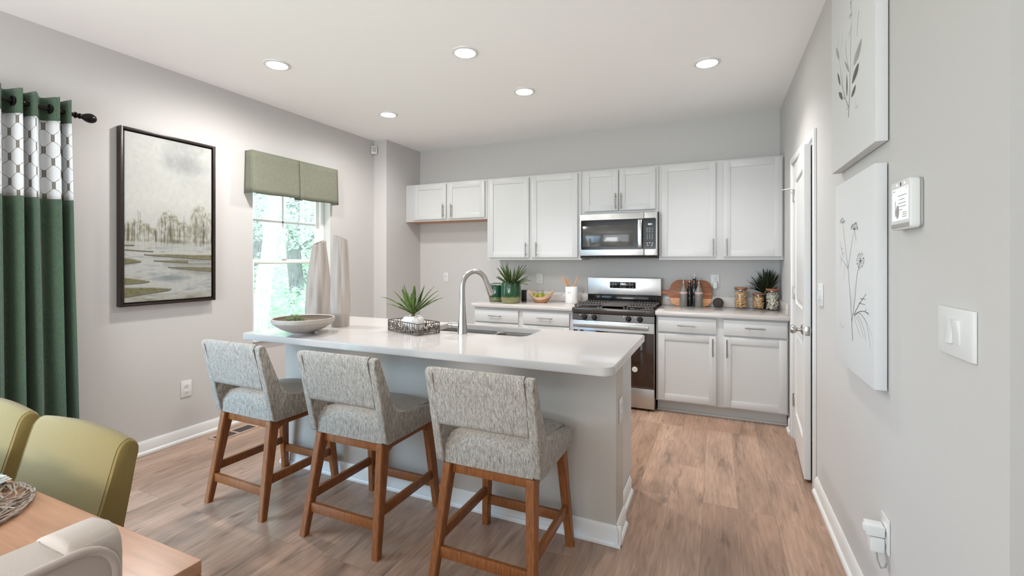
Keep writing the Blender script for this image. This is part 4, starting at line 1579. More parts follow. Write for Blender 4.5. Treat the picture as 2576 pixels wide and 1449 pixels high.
def jar(label, x, y, h, r, pm, plabel, seed, n, clasp):
    rng = random.Random(seed)
    t = thing('storage_jar', label, 'jar', (x, y, .914), 'glass storage jars with wooden lids')
    prof = [(r * .93, .914), (r, .920), (r, .914 + h * .80), (r * .93, .914 + h * .86), (r * .93, .914 + h * .9), (r * .89, .914 + h * .9), (r * .89, .914 + h * .86), (r * .955, .914 + h * .79), (r * .955, .9185), (0, .9175)]
    obj('glass_body', MB().lathe(prof, (x, y, 0), 36), M_JAR, t)
    ld = obj('lid', MB().lathe([(r * .94, .914 + h * .905), (r * 1.04, .914 + h * .915), (r * 1.04, .914 + h * .985), (r * 1.0, .914 + h), (0, .914 + h)], (x, y, 0), 36), M_LIDW, t, label='dark wooden lid')
    obj('clasp', MB().tube([(x + r * .97 * math.cos(a), y + r * .97 * math.sin(a), .914 + h * .875) for a in [2 * PI * k / 28 for k in range(28)]], .0022, 6, closed=True).tube(
        [(x + r * .97 * clasp, y - .2 * r, .914 + h * .875), (x + r * 1.15 * clasp, y - .2 * r, .914 + h * .82), (x + r * 1.12 * clasp, y - .2 * r, .914 + h * .70)], .002, 6), M_DKSTEEL, t)
    mb = MB()
    for _ in range(n):
        a, q = rng.uniform(0, 2 * PI), r * .80 * math.sqrt(rng.random())
        c = Vector((x + q * math.cos(a), y + q * math.sin(a), .9235 + rng.random() * h * .74))
        ll = r * rng.uniform(.22, .36)
        dd = Vector((rng.gauss(0, 1), rng.gauss(0, 1), rng.gauss(0, .7))).normalized() * ll
        bend = Vector((rng.gauss(0, 1), rng.gauss(0, 1), rng.gauss(0, 1))).normalized() * ll * .35
        p_ = [c - dd, c + bend, c + dd]
        for v in p_:
            dr = Vector((v.x - x, v.y - y))
            if dr.length > r * .90:
                dr = dr.normalized() * r * .90
                v.x, v.y = x + dr.x, y + dr.y
            v.z = min(max(v.z, .923), .914 + h * .83)
        mb.tube(p_, [r * .09, r * .12, r * .09], 6, flat=.7)
    o = obj('pasta', mb, pm)
    tag(o, plabel, 'pasta', kind='stuff')


jar('tall glass jar of golden pasta, left of the three wood lidded jars', 1.481, -.117, .200, .0535, M_PASTA, 'golden pasta filling the left jar', 31, 190, 1)
jar('short glass jar of pasta, lowest of the three wood lidded jars', 1.630, -.105, .148, .0500, M_PASTA, 'golden pasta filling the short jar', 33, 140, 1)
jar('tall glass jar of pale pasta, right of the three wood lidded jars', 1.738, -.162, .196, .0535, M_PASTAW, 'pale pasta shells filling the right jar', 35, 190, -1)

ppx, ppy = 1.697, -.049
t = thing('potted_plant', 'dark spiky plant in a black pot behind the pasta jars', 'potted plant', (ppx, ppy, .914))
obj('pot', MB().lathe([(.020, .914), (.021, .92), (.024, 1.03), (.026, 1.06), (.022, 1.06), (.021, 1.05), (0, 1.05)], (ppx, ppy, 0), 24), M_BLACK, t)
mb = MB()
rng = random.Random(41)
for i in range(80):
    a = rng.uniform(0, 2 * PI)
    e = math.radians(rng.uniform(22, 86))
    L_ = rng.uniform(.16, .225)
    d_ = Vector((math.cos(a) * math.cos(e), math.sin(a) * math.cos(e), math.sin(e)))
    if d_.y > .15:
        d_.y = rng.uniform(-.5, .15)
    if d_.x > 0.45:
        d_.x = rng.uniform(.0, .45)
    blade(mb, (ppx, ppy - .004, 1.05 + rng.uniform(0, .03)), d_, L_, .024, .22, rng, fold=.2, n=5, taper=.6)
for (dx_, dy_, dz_, L_, dr_) in ((-.75, -.35, .65, .20, 1.1), (-.8, -.2, .5, .17, .6), (-.65, -.1, .75, .19, .5)):
    blade(mb, (ppx, ppy - .004, 1.05), (dx_, dy_, dz_), L_, .022, dr_, rng, fold=.2, n=7, taper=.6)
for v in mb.bm.verts:
    v.co.y = min(v.co.y, -.004)
    v.co.x = min(v.co.x, XR - .004)
solid(obj('leaves', mb, M_LEAFD, t), .001)

# ================================================================== COUNTER STOOLS
def make_stool(label):
    t = thing('counter_stool', label, 'stool', (0, 0, 0), 'upholstered counter stools along the island')
    legs = []
    for sx in (-1, 1):
        for sy in (-1, 1):
            mb = MB()
            xt, yt = sx * .192, (.205 if sy > 0 else -.160)
            xb, yb2 = sx * .226, sy * .248
            n_ = 6
            rows = []
            for k in range(n_ + 1):
                u = k / n_
                x = xt + (xb - xt) * u
                y = yt + (yb2 - yt) * u
                z = .496 * (1 - u)
                wx, wy = .021 - .003 * u, .030 - .013 * u
                c_ = .35
                ring = []
                for (qx, qy) in ((-1, -c_), (-c_, -1), (c_, -1), (1, -c_), (1, c_), (c_, 1), (-c_, 1), (-1, c_)):
                    ring.append(mb.bm.verts.new((x + wx * (math.copysign(1, qx) if abs(qx) == 1 else qx * 2.2), y + wy * (math.copysign(1, qy) if abs(qy) == 1 else qy * 2.2), z)))
                rows.append(ring)
            for a, b in zip(rows, rows[1:]):
                for i in range(8):
                    j = (i + 1) % 8
                    mb.bm.faces.new((a[i], a[j], b[j], b[i]))
            mb.bm.faces.new(rows[0])
            mb.bm.faces.new(list(reversed(rows[-1])))
            lg = obj('leg', mb, M_LEG, t, angle=30)
            obj('glide', MB().lathe([(.012, -.0005), (.013, .004), (0, .004)], (xb, yb2, 0), 12), M_BLACK, lg)

    def lx_(z):
        return .192 + (.226 - .192) * (1 - z / .496)

    def ly_(z, sy=1):
        t0 = .205 if sy > 0 else .160
        return t0 + (.248 - t0) * (1 - z / .496)
    # seat rails: side rails curve into the legs
    for sx in (-1, 1):
        poly = [(-.155, .4965), (.20, .4965), (.214, .40), (.202, .404), (.180, .440), (.150, .458), (-.105, .458), (-.138, .440), (-.165, .404), (-.177, .40)]
        obj('seat_rail', MB().prism(poly, 'x', sx * .192 - .014, sx * .192 + .014, .002), M_LEG, t)
    for sy in (-1, 1):
        yr = .205 if sy > 0 else -.160
        obj('seat_rail', MB().box((-.180, yr - .012, .452), (.180, yr + .012, .4965), .002), M_LEG, t)
    z = .137
    obj('stretcher', MB().box((-lx_(z) + .01, -ly_(z, -1) - .010, z - .023), (lx_(z) - .01, -ly_(z, -1) + .010, z + .023), .003), M_LEG, t)
    obj('stretcher', MB().box((-lx_(z) + .01, ly_(z) - .010, z - .023), (lx_(z) - .01, ly_(z) + .010, z + .023), .003), M_LEG, t)
    z = .190
    for sx in (-1, 1):
        mb = MB().box((sx * lx_(z) - .010, -ly_(z, -1) + .01, z - .022), (sx * lx_(z) + .010, ly_(z) - .01, z + .022), .003)
        obj('stretcher', mb, M_LEG, t)
        mb = MB()
        for sy in (-1, 1):
            mb.cyl((sx * (lx_(z) + .016), sy * ly_(z, sy), z), (sx * (lx_(z) + .021), sy * ly_(z, sy), z), .006, seg=10)
        obj('bolt_plug', mb, M_LEG, t)
    # upholstered wings
    for sx in (-1, 1):
        poly = [(-.283, .906), (-.271, .919), (-.251, .920), (-.239, .908), (-.195, .80), (-.148, .690), (-.124, .652), (-.095, .630), (-.04, .617), (.10, .600), (.225, .578), (.246, .562), (.250, .545), (.246, .506), (.235, .496), (-.178, .496), (-.194, .508)]
        obj('wing', MB().prism(poly, 'x', sx * .203 if sx > 0 else -.243, .243 if sx > 0 else -.203, .011, 4), M_CHEN, t, angle=60)
        mbp = MB()
        xx = sx * .205
        mbp.tube([(xx, -.2865, .904), (xx, -.2525, .78), (xx, -.2255, .684)], .0038, 6)
        obj('piping', mbp, M_CHEN, t)
    # back panel
    mb = MB()
    n_ = 14
    prof = []
    zlo, zhi = .682, .925
    for k in range(n_ + 1):
        u = k / n_
        z = zlo + (zhi - .022 - zlo) * u
        yb2 = -.194 - (.283 - .194) * ((z - .508) / (.906 - .508))
        prof.append((yb2 - .001, z))
    front = [(y + .042 - .010 * ((z - zlo) / (zhi - zlo)), z) for y, z in prof]
    top = [(prof[-1][0] + .005, zhi - .006), (prof[-1][0] + .017, zhi), (front[-1][0] - .006, zhi - .006)]
    bot = [(front[0][0] - .012, zlo - .010), (prof[0][0] + .012, zlo - .010)]
    mb.prism(prof + top + list(reversed(front)) + bot, 'x', -.2035, .2035)
    obj('back_panel', mb, M_CHEN, t, angle=60)
    # seat cushion
    mb = MB()
    nx, ny = 16, 22
    grid = []
    for j in range(ny + 1):
        row = []
        v = j / ny
        y = -.185 + (.262 + .185) * v
        for i in range(nx + 1):
            u = i / nx * 2 - 1
            x = .2028 * u
            edge = min(1, v / .12, (1 - v) / .10)
            crown = .017 * (1 - u * u)
            z = .616 - .028 * v + crown
            z -= .050 * (1 - math.sin(edge * PI / 2))
            row.append(mb.bm.verts.new((x, y, z)))
        grid.append(row)
    for j in range(ny):
        for i in range(nx):
            mb.bm.faces.new((grid[j][i], grid[j][i + 1], grid[j + 1][i + 1], grid[j + 1][i]))
    loop_ = [grid[0][i] for i in range(nx + 1)] + [grid[j][nx] for j in range(1, ny + 1)] + [grid[ny][i] for i in range(nx - 1, -1, -1)] + [grid[j][0] for j in range(ny - 1, 0, -1)]
    lowv = [mb.bm.verts.new((v.co.x, v.co.y, .4972)) for v in loop_]
    for i in range(len(loop_)):
        j = (i + 1) % len(loop_)
        mb.bm.faces.new((loop_[i], loop_[j], lowv[j], lowv[i]))
    mb.bm.faces.new(lowv)
    obj('seat_cushion', mb, M_CHEN, t, angle=60)
    return t


s0 = make_stool('grey upholstered counter stool furthest left, nearest the window wall')
for i, (x, y, rz, lb) in enumerate(((-1.122, -3.02, -.02, None), (-.373, -3.025, .0, 'grey upholstered counter stool in the middle of the three'), (.406, -3.06, .0, 'grey upholstered counter stool furthest right, nearest the stove aisle'))):
    o = s0 if i == 0 else copy_tree(s0)
    o.location = (x, y, 0)
    o.rotation_euler = (0, 0, rz)
    if lb:
        o['label'] = lb

# ================================================================== WALL THINGS
# ---- framed marsh painting
def painting(nu, nv):
    rs = np.random.RandomState(5)

    def noise(cu, cv):
        g = rs.rand(cv + 2, cu + 2)
        u = np.linspace(0, cu, nu)
        v = np.linspace(0, cv, nv)
        i, j = np.floor(u).astype(int), np.floor(v).astype(int)
        fu, fv = u - i, v - j
        fu, fv = fu * fu * (3 - 2 * fu), fv * fv * (3 - 2 * fv)
        a = g[np.ix_(j, i)] * (1 - fu) + g[np.ix_(j, i + 1)] * fu
        b = g[np.ix_(j + 1, i)] * (1 - fu) + g[np.ix_(j + 1, i + 1)] * fu
        return a * (1 - fv)[:, None] + b * fv[:, None]
    U, V = np.meshgrid(np.linspace(0, 1, nu), np.linspace(0, 1, nv))
    n1 = noise(4, 6) * .55 + noise(9, 14) * .3 + noise(24, 40) * .15
    n2 = noise(30, 50) * .6 + noise(70, 110) * .4
    hs = noise(7, 90) * .6 + noise(20, 160) * .4
    vs = noise(150, 9) * .6 + noise(80, 5) * .4

    def col(*c):
        return np.array(c, float)[None, None, :] / 255

    def mix(img, c, m):
        return img * (1 - m[..., None]) + c * m[..., None]
    img = np.ones((nv, nu, 3)) * col(212, 213, 208)
    img = mix(img, col(172, 174, 172), np.clip((n1 - .45) * 2.2, 0, 1) * np.clip((V - .68) * 5, 0, 1))
    img = mix(img, col(158, 160, 160), np.clip(1 - ((U - .68) / .34) ** 2 - ((V - .86) / .075) ** 2, 0, 1) * .55 * (n1 + .3))
    img = mix(img, col(224, 223, 216), np.clip(1 - np.abs(V - .62) / .14, 0, 1) * .6)
    # water
    wt = np.clip((.362 + .012 * (n1 - .5) - V) * 60, 0, 1)
    img = mix(img, np.ones_like(img) * col(200, 201, 196), wt)
    img = mix(img, col(160, 166, 166), wt * np.clip((hs - .5) * 2.4, 0, 1) * .8)
    img = mix(img, col(128, 142, 146), wt * np.clip(1 - ((U - .5) / .26) ** 2 - ((V - .135) / .025) ** 2, 0, 1) * .7)
    # tree belt
    top = .45 + .03 * np.sin(U * 21) * .4
    for (c, w, h) in ((.12, .16, .045), (.47, .14, .115), (.84, .13, .175), (.98, .10, .12), (.65, .07, .06)):
        top = np.maximum(top, .445 + h * np.sqrt(np.clip(1 - ((U - c) / w) ** 2, 0, 1)))
    inb = np.clip((top + .03 * (n2 - .5) - V) * 28, 0, 1) * np.clip((V - .352) * 70, 0, 1)
    img = mix(img, col(150, 150, 128), inb * np.clip(n2 * 1.7 - .35, 0, 1) * .75)
    crown = inb * np.clip((V - (top - .075)) * 16, 0, 1)
    img = mix(img, col(126, 122, 92), crown * np.clip((n2 - .36) * 3.2, 0, 1) * .6)
    img = mix(img, col(92, 84, 62), inb * np.clip((vs - .60) * 7, 0, 1) * np.clip((.53 - V) * 9, 0, 1) * .8)
    img = mix(img, col(112, 108, 84), np.clip(1 - np.abs(V - .365) / .02, 0, 1) * np.clip(n1 * 2 - .6, 0, 1) * .8)
    for k in range(26):
        u0 = [.15, .39, .42, .47, .53, .57, .66, .79, .80, .86, .885, .91, .94][k % 13] + rs.uniform(-.015, .015)
        v0, v1 = .345 + rs.uniform(-.01, .015), .45 + rs.uniform(0, .10)
        m = np.clip(1 - np.abs(U - u0 - .004 * np.sin(V * 40 + k)) / .0045, 0, 1) * ((V > v0) & (V < v1)) * np.clip(n2 + .25, 0, 1)
        img = mix(img, col(74, 66, 48), m * .8)
    img = mix(img, col(168, 168, 152), wt * np.clip((vs - .5) * 3, 0, 1) * np.clip((V - .285) * 14, 0, 1) * .8)
    # banks: (left u, right u, centre v at left, at right, half height at the thick end, thick end right?)
    for (a, b, va, vb, h, rgt) in ((.20, 1.02, .282, .268, .017, 1), (.46, 1.02, .205, .188, .016, 1), (-.02, .17, .246, .240, .020, 0), (-.02, .26, .128, .118, .022, 0), (-.02, .50, .060, .066, .030, 0), (.0, .30, .310, .300, .004, 0), (-.02, .10, .335, .335, .003, 0), (.3, .7, .245, .24, .010, 1)):
        q = np.clip((U - a) / (b - a), 0, 1)
        th = h * ((q if rgt else 1 - q) ** .55)
        cen = va + (vb - va) * q + .006 * (n1 - .5)
        m = np.clip((th - np.abs(V - cen)) * 130, 0, 1) * (U > a) * (U < b)
        img = mix(img, col(124, 120, 84) + .10 * (n2 - .5)[..., None], m * .95)
        edge = np.clip(1 - np.abs(V - (cen - th)) / .006, 0, 1) * (U > a) * (U < b)
        img = mix(img, col(66, 60, 40), edge * .85)
        if rgt:
            img = mix(img, col(120, 122, 112), np.clip(1 - (cen - th - V) / .045, 0, 1) * (V < cen - th) * (U > a + .1) * np.clip(q * 1.6, 0, 1) * .55)
    img = mix(img, col(128, 122, 92), np.clip((.045 - V) * 26, 0, 1) * np.clip(hs * 1.5 - .2, 0, 1) * .8)
    img += (n2 - .5)[..., None] * .05
    return np.clip(img, 0, 1)


py0, py1, pz0, pz1 = -3.204, -2.566, 1.052, 2.270
t = thing('framed_painting', 'large marsh landscape painting in dark floating frame on left wall', 'painting', (XL, (py0 + py1) / 2, pz0))
mb = MB()
fw, xf = .017, XL + .050
for (a, b, c, d) in ((py0, py0 + fw, pz0, pz1), (py1 - fw, py1, pz0, pz1), (py0 + fw, py1 - fw, pz0, pz0 + fw), (py0 + fw, py1 - fw, pz1 - fw, pz1)):
    mb.box((XL + .002, a, c), (xf, b, d), .002)
mb.box((XL + .002, py0 + fw, pz0 + fw), (XL + .014, py1 - fw, pz1 - fw))
obj('frame', mb, M_FRAMEB, t)
cy0, cy1, cz0, cz1 = py0 + .028, py1 - .028, pz0 + .028, pz1 - .028
nu, nv = 300, 560
img = painting(nu, nv)
img = img * .82
lin = np.where(img <= .04045, img / 12.92, ((img + .055) / 1.055) ** 2.4)
ys, zs_ = np.linspace(cy0, cy1, nu), np.linspace(cz0, cz1, nv)
YY, ZZ = np.meshgrid(ys, zs_)
co = np.stack([np.full_like(YY, XL + .040), YY, ZZ], -1).reshape(-1, 3)
idx = np.arange(nu * nv).reshape(nv, nu)
faces = np.stack([idx[:-1, :-1], idx[:-1, 1:], idx[1:, 1:], idx[1:, :-1]], -1).reshape(-1, 4)
me = bpy.data.meshes.new('painted_canvas')
me.vertices.add(len(co))
me.vertices.foreach_set('co', co.ravel())
me.loops.add(len(faces) * 4)
me.loops.foreach_set('vertex_index', faces.ravel().astype(np.int32))
me.polygons.add(len(faces))
me.polygons.foreach_set('loop_start', np.arange(0, len(faces) * 4, 4, dtype=np.int32))
me.update()
ca_ = me.color_attributes.new('paint', 'FLOAT_COLOR', 'POINT')
ca_.data.foreach_set('color', np.concatenate([lin.reshape(-1, 3), np.ones((nu * nv, 1))], 1).astype(np.float32).ravel())
mp_ = mat('oil_paint', (.6, .6, .58), .55, bump=(90, .12))
at_ = mp_.node_tree.nodes.new('ShaderNodeVertexColor')
at_.layer_name = 'paint'
mp_.node_tree.links.new(at_.outputs['Color'], mp_.node_tree.nodes['Principled BSDF'].inputs['Base Color'])
me.materials.append(mp_)
cv_ = bpy.data.objects.new('painted_canvas', me)
COL.objects.link(cv_)
cv_.parent = t
cv_.matrix_parent_inverse = Matrix.Translation(-Vector(t.location))
obj('canvas_edge', MB().box((XL + .014, cy0, cz0), (XL + .0396, cy1, cz1)), M_CANVAS, cv_, smooth=False)

# ---- botanical canvases on the right wall
BOT = [
    ('l', 0.005, [(-2.689, 1.042), (-2.677, 1.123), (-2.647, 1.241), (-2.621, 1.328)]),
    ('l', 0.003, [(-2.621, 1.328), (-2.582, 1.411), (-2.535, 1.523)]),
    ('l', 0.003, [(-2.621, 1.328), (-2.66, 1.403), (-2.709, 1.481)]),
    ('l', 0.004, [(-2.677, 1.116), (-2.721, 1.206), (-2.751, 1.302), (-2.796, 1.359)]),
    ('l', 0.002, [(-2.616, 1.332), (-2.554, 1.359), (-2.497, 1.377), (-2.482, 1.392)]),
    ('l', 0.002, [(-2.54, 1.377), (-2.506, 1.42), (-2.482, 1.45)]),
    ('l', 0.002, [(-2.506, 1.42), (-2.535, 1.416)]),
    ('l', 0.002, [(-2.526, 1.398), (-2.551, 1.396)]),
    ('l', 0.002, [(-2.512, 1.377), (-2.488, 1.333)]),
    ('l', 0.0015, [(-2.573, 1.349), (-2.546, 1.277)]),
    ('l', 0.0015, [(-2.672, 1.176), (-2.667, 1.242)]),
    ('l', 0.0015, [(-2.697, 1.178), (-2.709, 1.271)]),
    ('l', 0.004, [(-2.709, 1.15), (-2.789, 1.199), (-2.873, 1.242)]),
    ('l', 0.003, [(-2.8, 1.219), (-2.869, 1.222)]),
    ('l', 0.003, [(-2.778, 1.201), (-2.863, 1.201)]),
    ('l', 0.004, [(-2.709, 1.146), (-2.811, 1.173), (-2.909, 1.174)]),
    ('l', 0.003, [(-2.857, 1.174), (-2.873, 1.188)]),
    ('l', 0.003, [(-2.873, 1.175), (-2.903, 1.167)]),
    ('p', 0.003, [(-2.709, 1.15), (-2.789, 1.124), (-2.843, 1.075)]),
    ('p', 0.003, [(-2.755, 1.164), (-2.863, 1.145), (-2.928, 1.05)]),
    ('p', 0.003, [(-2.732, 1.159), (-2.821, 1.128), (-2.873, 1.068)]),
    ('p', 0.002, [(-2.709, 1.14), (-2.767, 1.095), (-2.8, 1.075)]),
    ('p', 0.002, [(-2.789, 1.164), (-2.883, 1.135), (-2.941, 1.096)]),
    ('l', 0.0015, [(-2.482, 1.089), (-2.506, 1.074), (-2.517, 1.097)]),
    ('l', 0.0015, [(-2.517, 1.077), (-2.554, 1.074), (-2.551, 1.094)]),
    ('l', 0.003, [(-2.716, 1.487), (-2.744, 1.44)]),
    ('p', 0.0018, [(-2.529, 1.527), (-2.565, 1.527)]),
    ('l', 0.005, [(-2.565, 1.527), (-2.571, 1.527)]),
    ('p', 0.0018, [(-2.529, 1.527), (-2.562, 1.532)]),
    ('l', 0.005, [(-2.562, 1.532), (-2.568, 1.535)]),
    ('p', 0.0018, [(-2.529, 1.527), (-2.556, 1.533)]),
    ('l', 0.005, [(-2.556, 1.533), (-2.561, 1.536)]),
    ('p', 0.0018, [(-2.529, 1.527), (-2.549, 1.536)]),
    ('l', 0.005, [(-2.549, 1.536), (-2.552, 1.54)]),
    ('p', 0.0018, [(-2.529, 1.527), (-2.539, 1.544)]),
    ('l', 0.005, [(-2.539, 1.544), (-2.541, 1.55)]),
    ('p', 0.0018, [(-2.529, 1.527), (-2.529, 1.545)]),
    ('l', 0.005, [(-2.529, 1.545), (-2.529, 1.551)]),
    ('p', 0.0018, [(-2.529, 1.527), (-2.518, 1.544)]),
    ('l', 0.005, [(-2.518, 1.544), (-2.517, 1.551)]),
    ('p', 0.0018, [(-2.529, 1.527), (-2.509, 1.541)]),
    ('l', 0.005, [(-2.509, 1.541), (-2.505, 1.546)]),
    ('p', 0.0018, [(-2.529, 1.527), (-2.501, 1.54)]),
    ('l', 0.005, [(-2.501, 1.54), (-2.495, 1.545)]),
    ('p', 0.0018, [(-2.529, 1.527), (-2.495, 1.537)]),
    ('l', 0.005, [(-2.495, 1.537), (-2.488, 1.54)]),
    ('p', 0.0018, [(-2.529, 1.527), (-2.492, 1.532)]),
    ('l', 0.005, [(-2.492, 1.532), (-2.485, 1.533)]),
    ('p', 0.0018, [(-2.716, 1.487), (-2.759, 1.486)]),
    ('l', 0.005, [(-2.759, 1.486), (-2.767, 1.486)]),
    ('p', 0.0018, [(-2.716, 1.487), (-2.757, 1.49)]),
    ('l', 0.005, [(-2.757, 1.49), (-2.765, 1.492)]),
    ('p', 0.0018, [(-2.716, 1.487), (-2.754, 1.494)]),
    ('l', 0.005, [(-2.754, 1.494), (-2.761, 1.497)]),
    ('p', 0.0018, [(-2.716, 1.487), (-2.75, 1.499)]),
    ('l', 0.005, [(-2.75, 1.499), (-2.756, 1.504)]),
    ('p', 0.0018, [(-2.716, 1.487), (-2.744, 1.505)]),
    ('l', 0.005, [(-2.744, 1.505), (-2.749, 1.512)]),
    ('p', 0.0018, [(-2.716, 1.487), (-2.737, 1.508)]),
    ('l', 0.005, [(-2.737, 1.508), (-2.74, 1.516)]),
    ('p', 0.0018, [(-2.716, 1.487), (-2.729, 1.507)]),
    ('l', 0.005, [(-2.729, 1.507), (-2.731, 1.514)]),
    ('p', 0.0018, [(-2.716, 1.487), (-2.72, 1.507)]),
    ('l', 0.005, [(-2.72, 1.507), (-2.721, 1.515)]),
    ('p', 0.0018, [(-2.716, 1.487), (-2.711, 1.506)]),
    ('l', 0.005, [(-2.711, 1.506), (-2.711, 1.513)]),
    ('p', 0.0018, [(-2.716, 1.487), (-2.703, 1.504)]),
    ('l', 0.005, [(-2.703, 1.504), (-2.7, 1.51)]),
    ('p', 0.0018, [(-2.716, 1.487), (-2.695, 1.503)]),
    ('l', 0.005, [(-2.695, 1.503), (-2.691, 1.509)]),
    ('p', 0.0018, [(-2.716, 1.487), (-2.687, 1.505)]),
    ('l', 0.005, [(-2.687, 1.505), (-2.682, 1.511)]),
    ('p', 0.0018, [(-2.716, 1.487), (-2.681, 1.502)]),
    ('l', 0.005, [(-2.681, 1.502), (-2.674, 1.507)]),
    ('p', 0.0018, [(-2.716, 1.487), (-2.676, 1.499)]),
    ('l', 0.005, [(-2.676, 1.499), (-2.668, 1.503)]),
    ('p', 0.0018, [(-2.716, 1.487), (-2.672, 1.497)]),
    ('l', 0.005, [(-2.672, 1.497), (-2.664, 1.5)]),
    ('p', 0.0018, [(-2.716, 1.487), (-2.671, 1.492)]),
    ('l', 0.005, [(-2.671, 1.492), (-2.662, 1.493)]),
    ('p', 0.0018, [(-2.8, 1.363), (-2.843, 1.363)]),
    ('l', 0.005, [(-2.843, 1.363), (-2.851, 1.363)]),
    ('p', 0.0018, [(-2.8, 1.363), (-2.841, 1.357)]),
    ('l', 0.005, [(-2.841, 1.357), (-2.848, 1.355)]),
    ('p', 0.0018, [(-2.8, 1.363), (-2.835, 1.353)]),
    ('l', 0.005, [(-2.835, 1.353), (-2.841, 1.349)]),
    ('p', 0.0018, [(-2.8, 1.363), (-2.825, 1.346)]),
    ('l', 0.005, [(-2.825, 1.346), (-2.83, 1.341)]),
    ('p', 0.0018, [(-2.8, 1.363), (-2.813, 1.345)]),
    ('l', 0.005, [(-2.813, 1.345), (-2.816, 1.339)]),
    ('p', 0.0018, [(-2.8, 1.363), (-2.8, 1.34)]),
    ('l', 0.005, [(-2.8, 1.34), (-2.8, 1.333)]),
    ('p', 0.0018, [(-2.8, 1.363), (-2.786, 1.337)]),
    ('l', 0.005, [(-2.786, 1.337), (-2.784, 1.328)]),
    ('p', 0.0018, [(-2.8, 1.363), (-2.774, 1.343)]),
    ('l', 0.005, [(-2.774, 1.343), (-2.769, 1.336)]),
    ('p', 0.0018, [(-2.8, 1.363), (-2.764, 1.351)]),
    ('l', 0.005, [(-2.764, 1.351), (-2.757, 1.347)]),
    ('p', 0.0018, [(-2.8, 1.363), (-2.757, 1.354)]),
    ('l', 0.005, [(-2.757, 1.354), (-2.749, 1.351)]),
    ('p', 0.0018, [(-2.8, 1.363), (-2.755, 1.363)]),
    ('l', 0.005, [(-2.755, 1.363), (-2.746, 1.363)]),
    ('p', 0.0018, [(-2.8, 1.363), (-2.757, 1.37)]),
    ('l', 0.005, [(-2.757, 1.37), (-2.749, 1.373)]),
    ('p', 0.0018, [(-2.8, 1.363), (-2.764, 1.378)]),
    ('l', 0.005, [(-2.764, 1.378), (-2.757, 1.384)]),
    ('p', 0.0018, [(-2.8, 1.363), (-2.774, 1.383)]),
    ('l', 0.005, [(-2.774, 1.383), (-2.769, 1.39)]),
    ('p', 0.0018, [(-2.8, 1.363), (-2.786, 1.386)]),
    ('l', 0.005, [(-2.786, 1.386), (-2.784, 1.395)]),
    ('p', 0.0018, [(-2.8, 1.363), (-2.8, 1.383)]),
    ('l', 0.005, [(-2.8, 1.383), (-2.8, 1.391)]),
    ('p', 0.0018, [(-2.8, 1.363), (-2.813, 1.388)]),
    ('l', 0.005, [(-2.813, 1.388), (-2.816, 1.397)]),
    ('p', 0.0018, [(-2.8, 1.363), (-2.825, 1.384)]),
    ('l', 0.005, [(-2.825, 1.384), (-2.83, 1.391)]),
    ('p', 0.0018, [(-2.8, 1.363), (-2.835, 1.373)]),
    ('l', 0.005, [(-2.835, 1.373), (-2.841, 1.377)]),
    ('p', 0.0018, [(-2.8, 1.363), (-2.841, 1.37)]),
    ('l', 0.005, [(-2.841, 1.37), (-2.848, 1.373)]),
]
TOP = [
    ('l', 0.005, [(-2.625, 1.958), (-2.636, 2.002), (-2.649, 2.087), (-2.653, 2.135)]),
    ('p', 0.003, [(-2.653, 2.135), (-2.664, 2.279), (-2.67, 2.374), (-2.664, 2.426)]),
    ('l', 0.004, [(-2.631, 1.999), (-2.578, 2.053), (-2.517, 2.134)]),
    ('p', 0.003, [(-2.517, 2.134), (-2.474, 2.256)]),
    ('p', 0.002, [(-2.538, 2.105), (-2.523, 2.184), (-2.538, 2.241)]),
    ('l', 0.003, [(-2.568, 2.054), (-2.523, 2.081)]),
    ('l', 0.003, [(-2.608, 1.998), (-2.594, 2.007)]),
    ('F', 0, [(-2.682, 2.078), (-2.697, 2.104), (-2.735, 2.123), (-2.777, 2.124), (-2.76, 2.095), (-2.721, 2.081)]),
    ('F', 0, [(-2.67, 2.029), (-2.691, 2.048), (-2.735, 2.056), (-2.721, 2.033), (-2.691, 2.026)]),
    ('f', 0, [(-2.64, 2.141), (-2.598, 2.171), (-2.562, 2.217), (-2.612, 2.181)]),
    ('F', 0, [(-2.489, 2.138), (-2.456, 2.171), (-2.44, 2.213), (-2.48, 2.173)]),
    ('F', 0, [(-2.523, 2.064), (-2.48, 2.09), (-2.463, 2.117), (-2.51, 2.099), (-2.527, 2.077)]),
    ('F', 0, [(-2.6, 2.054), (-2.592, 2.097), (-2.6, 2.148), (-2.612, 2.09)]),
    ('f', 0, [(-2.709, 2.143), (-2.735, 2.18), (-2.814, 2.203), (-2.793, 2.161), (-2.752, 2.145)]),
    ('f', 0, [(-2.463, 2.262), (-2.422, 2.304), (-2.413, 2.341), (-2.452, 2.298)]),
    ('p', 0.002, [(-2.474, 2.262), (-2.452, 2.319), (-2.458, 2.371)]),
    ('p', 0.002, [(-2.502, 2.256), (-2.51, 2.305), (-2.527, 2.35)]),
    ('p', 0.004, [(-2.655, 2.396), (-2.664, 2.411), (-2.655, 2.421), (-2.682, 2.414)]),
    ('p', 0.004, [(-2.636, 2.363), (-2.655, 2.372), (-2.673, 2.358), (-2.691, 2.366)]),
    ('p', 0.003, [(-2.631, 2.299), (-2.664, 2.303), (-2.691, 2.31)]),
    ('p', 0.003, [(-2.782, 2.323), (-2.765, 2.294), (-2.752, 2.239)]),
    ('p', 0.003, [(-2.598, 2.212), (-2.584, 2.263), (-2.578, 2.297)]),
    ('p', 0.0015, [(-2.732, 1.992), (-2.735, 1.962), (-2.772, 1.965)]),
    ('p', 0.0015, [(-2.752, 1.966), (-2.772, 1.958)]),
    ('p', 0.002, [(-2.691, 2.14), (-2.726, 2.203)]),
    ('p', 0.002, [(-2.627, 2.165), (-2.588, 2.231)]),
]



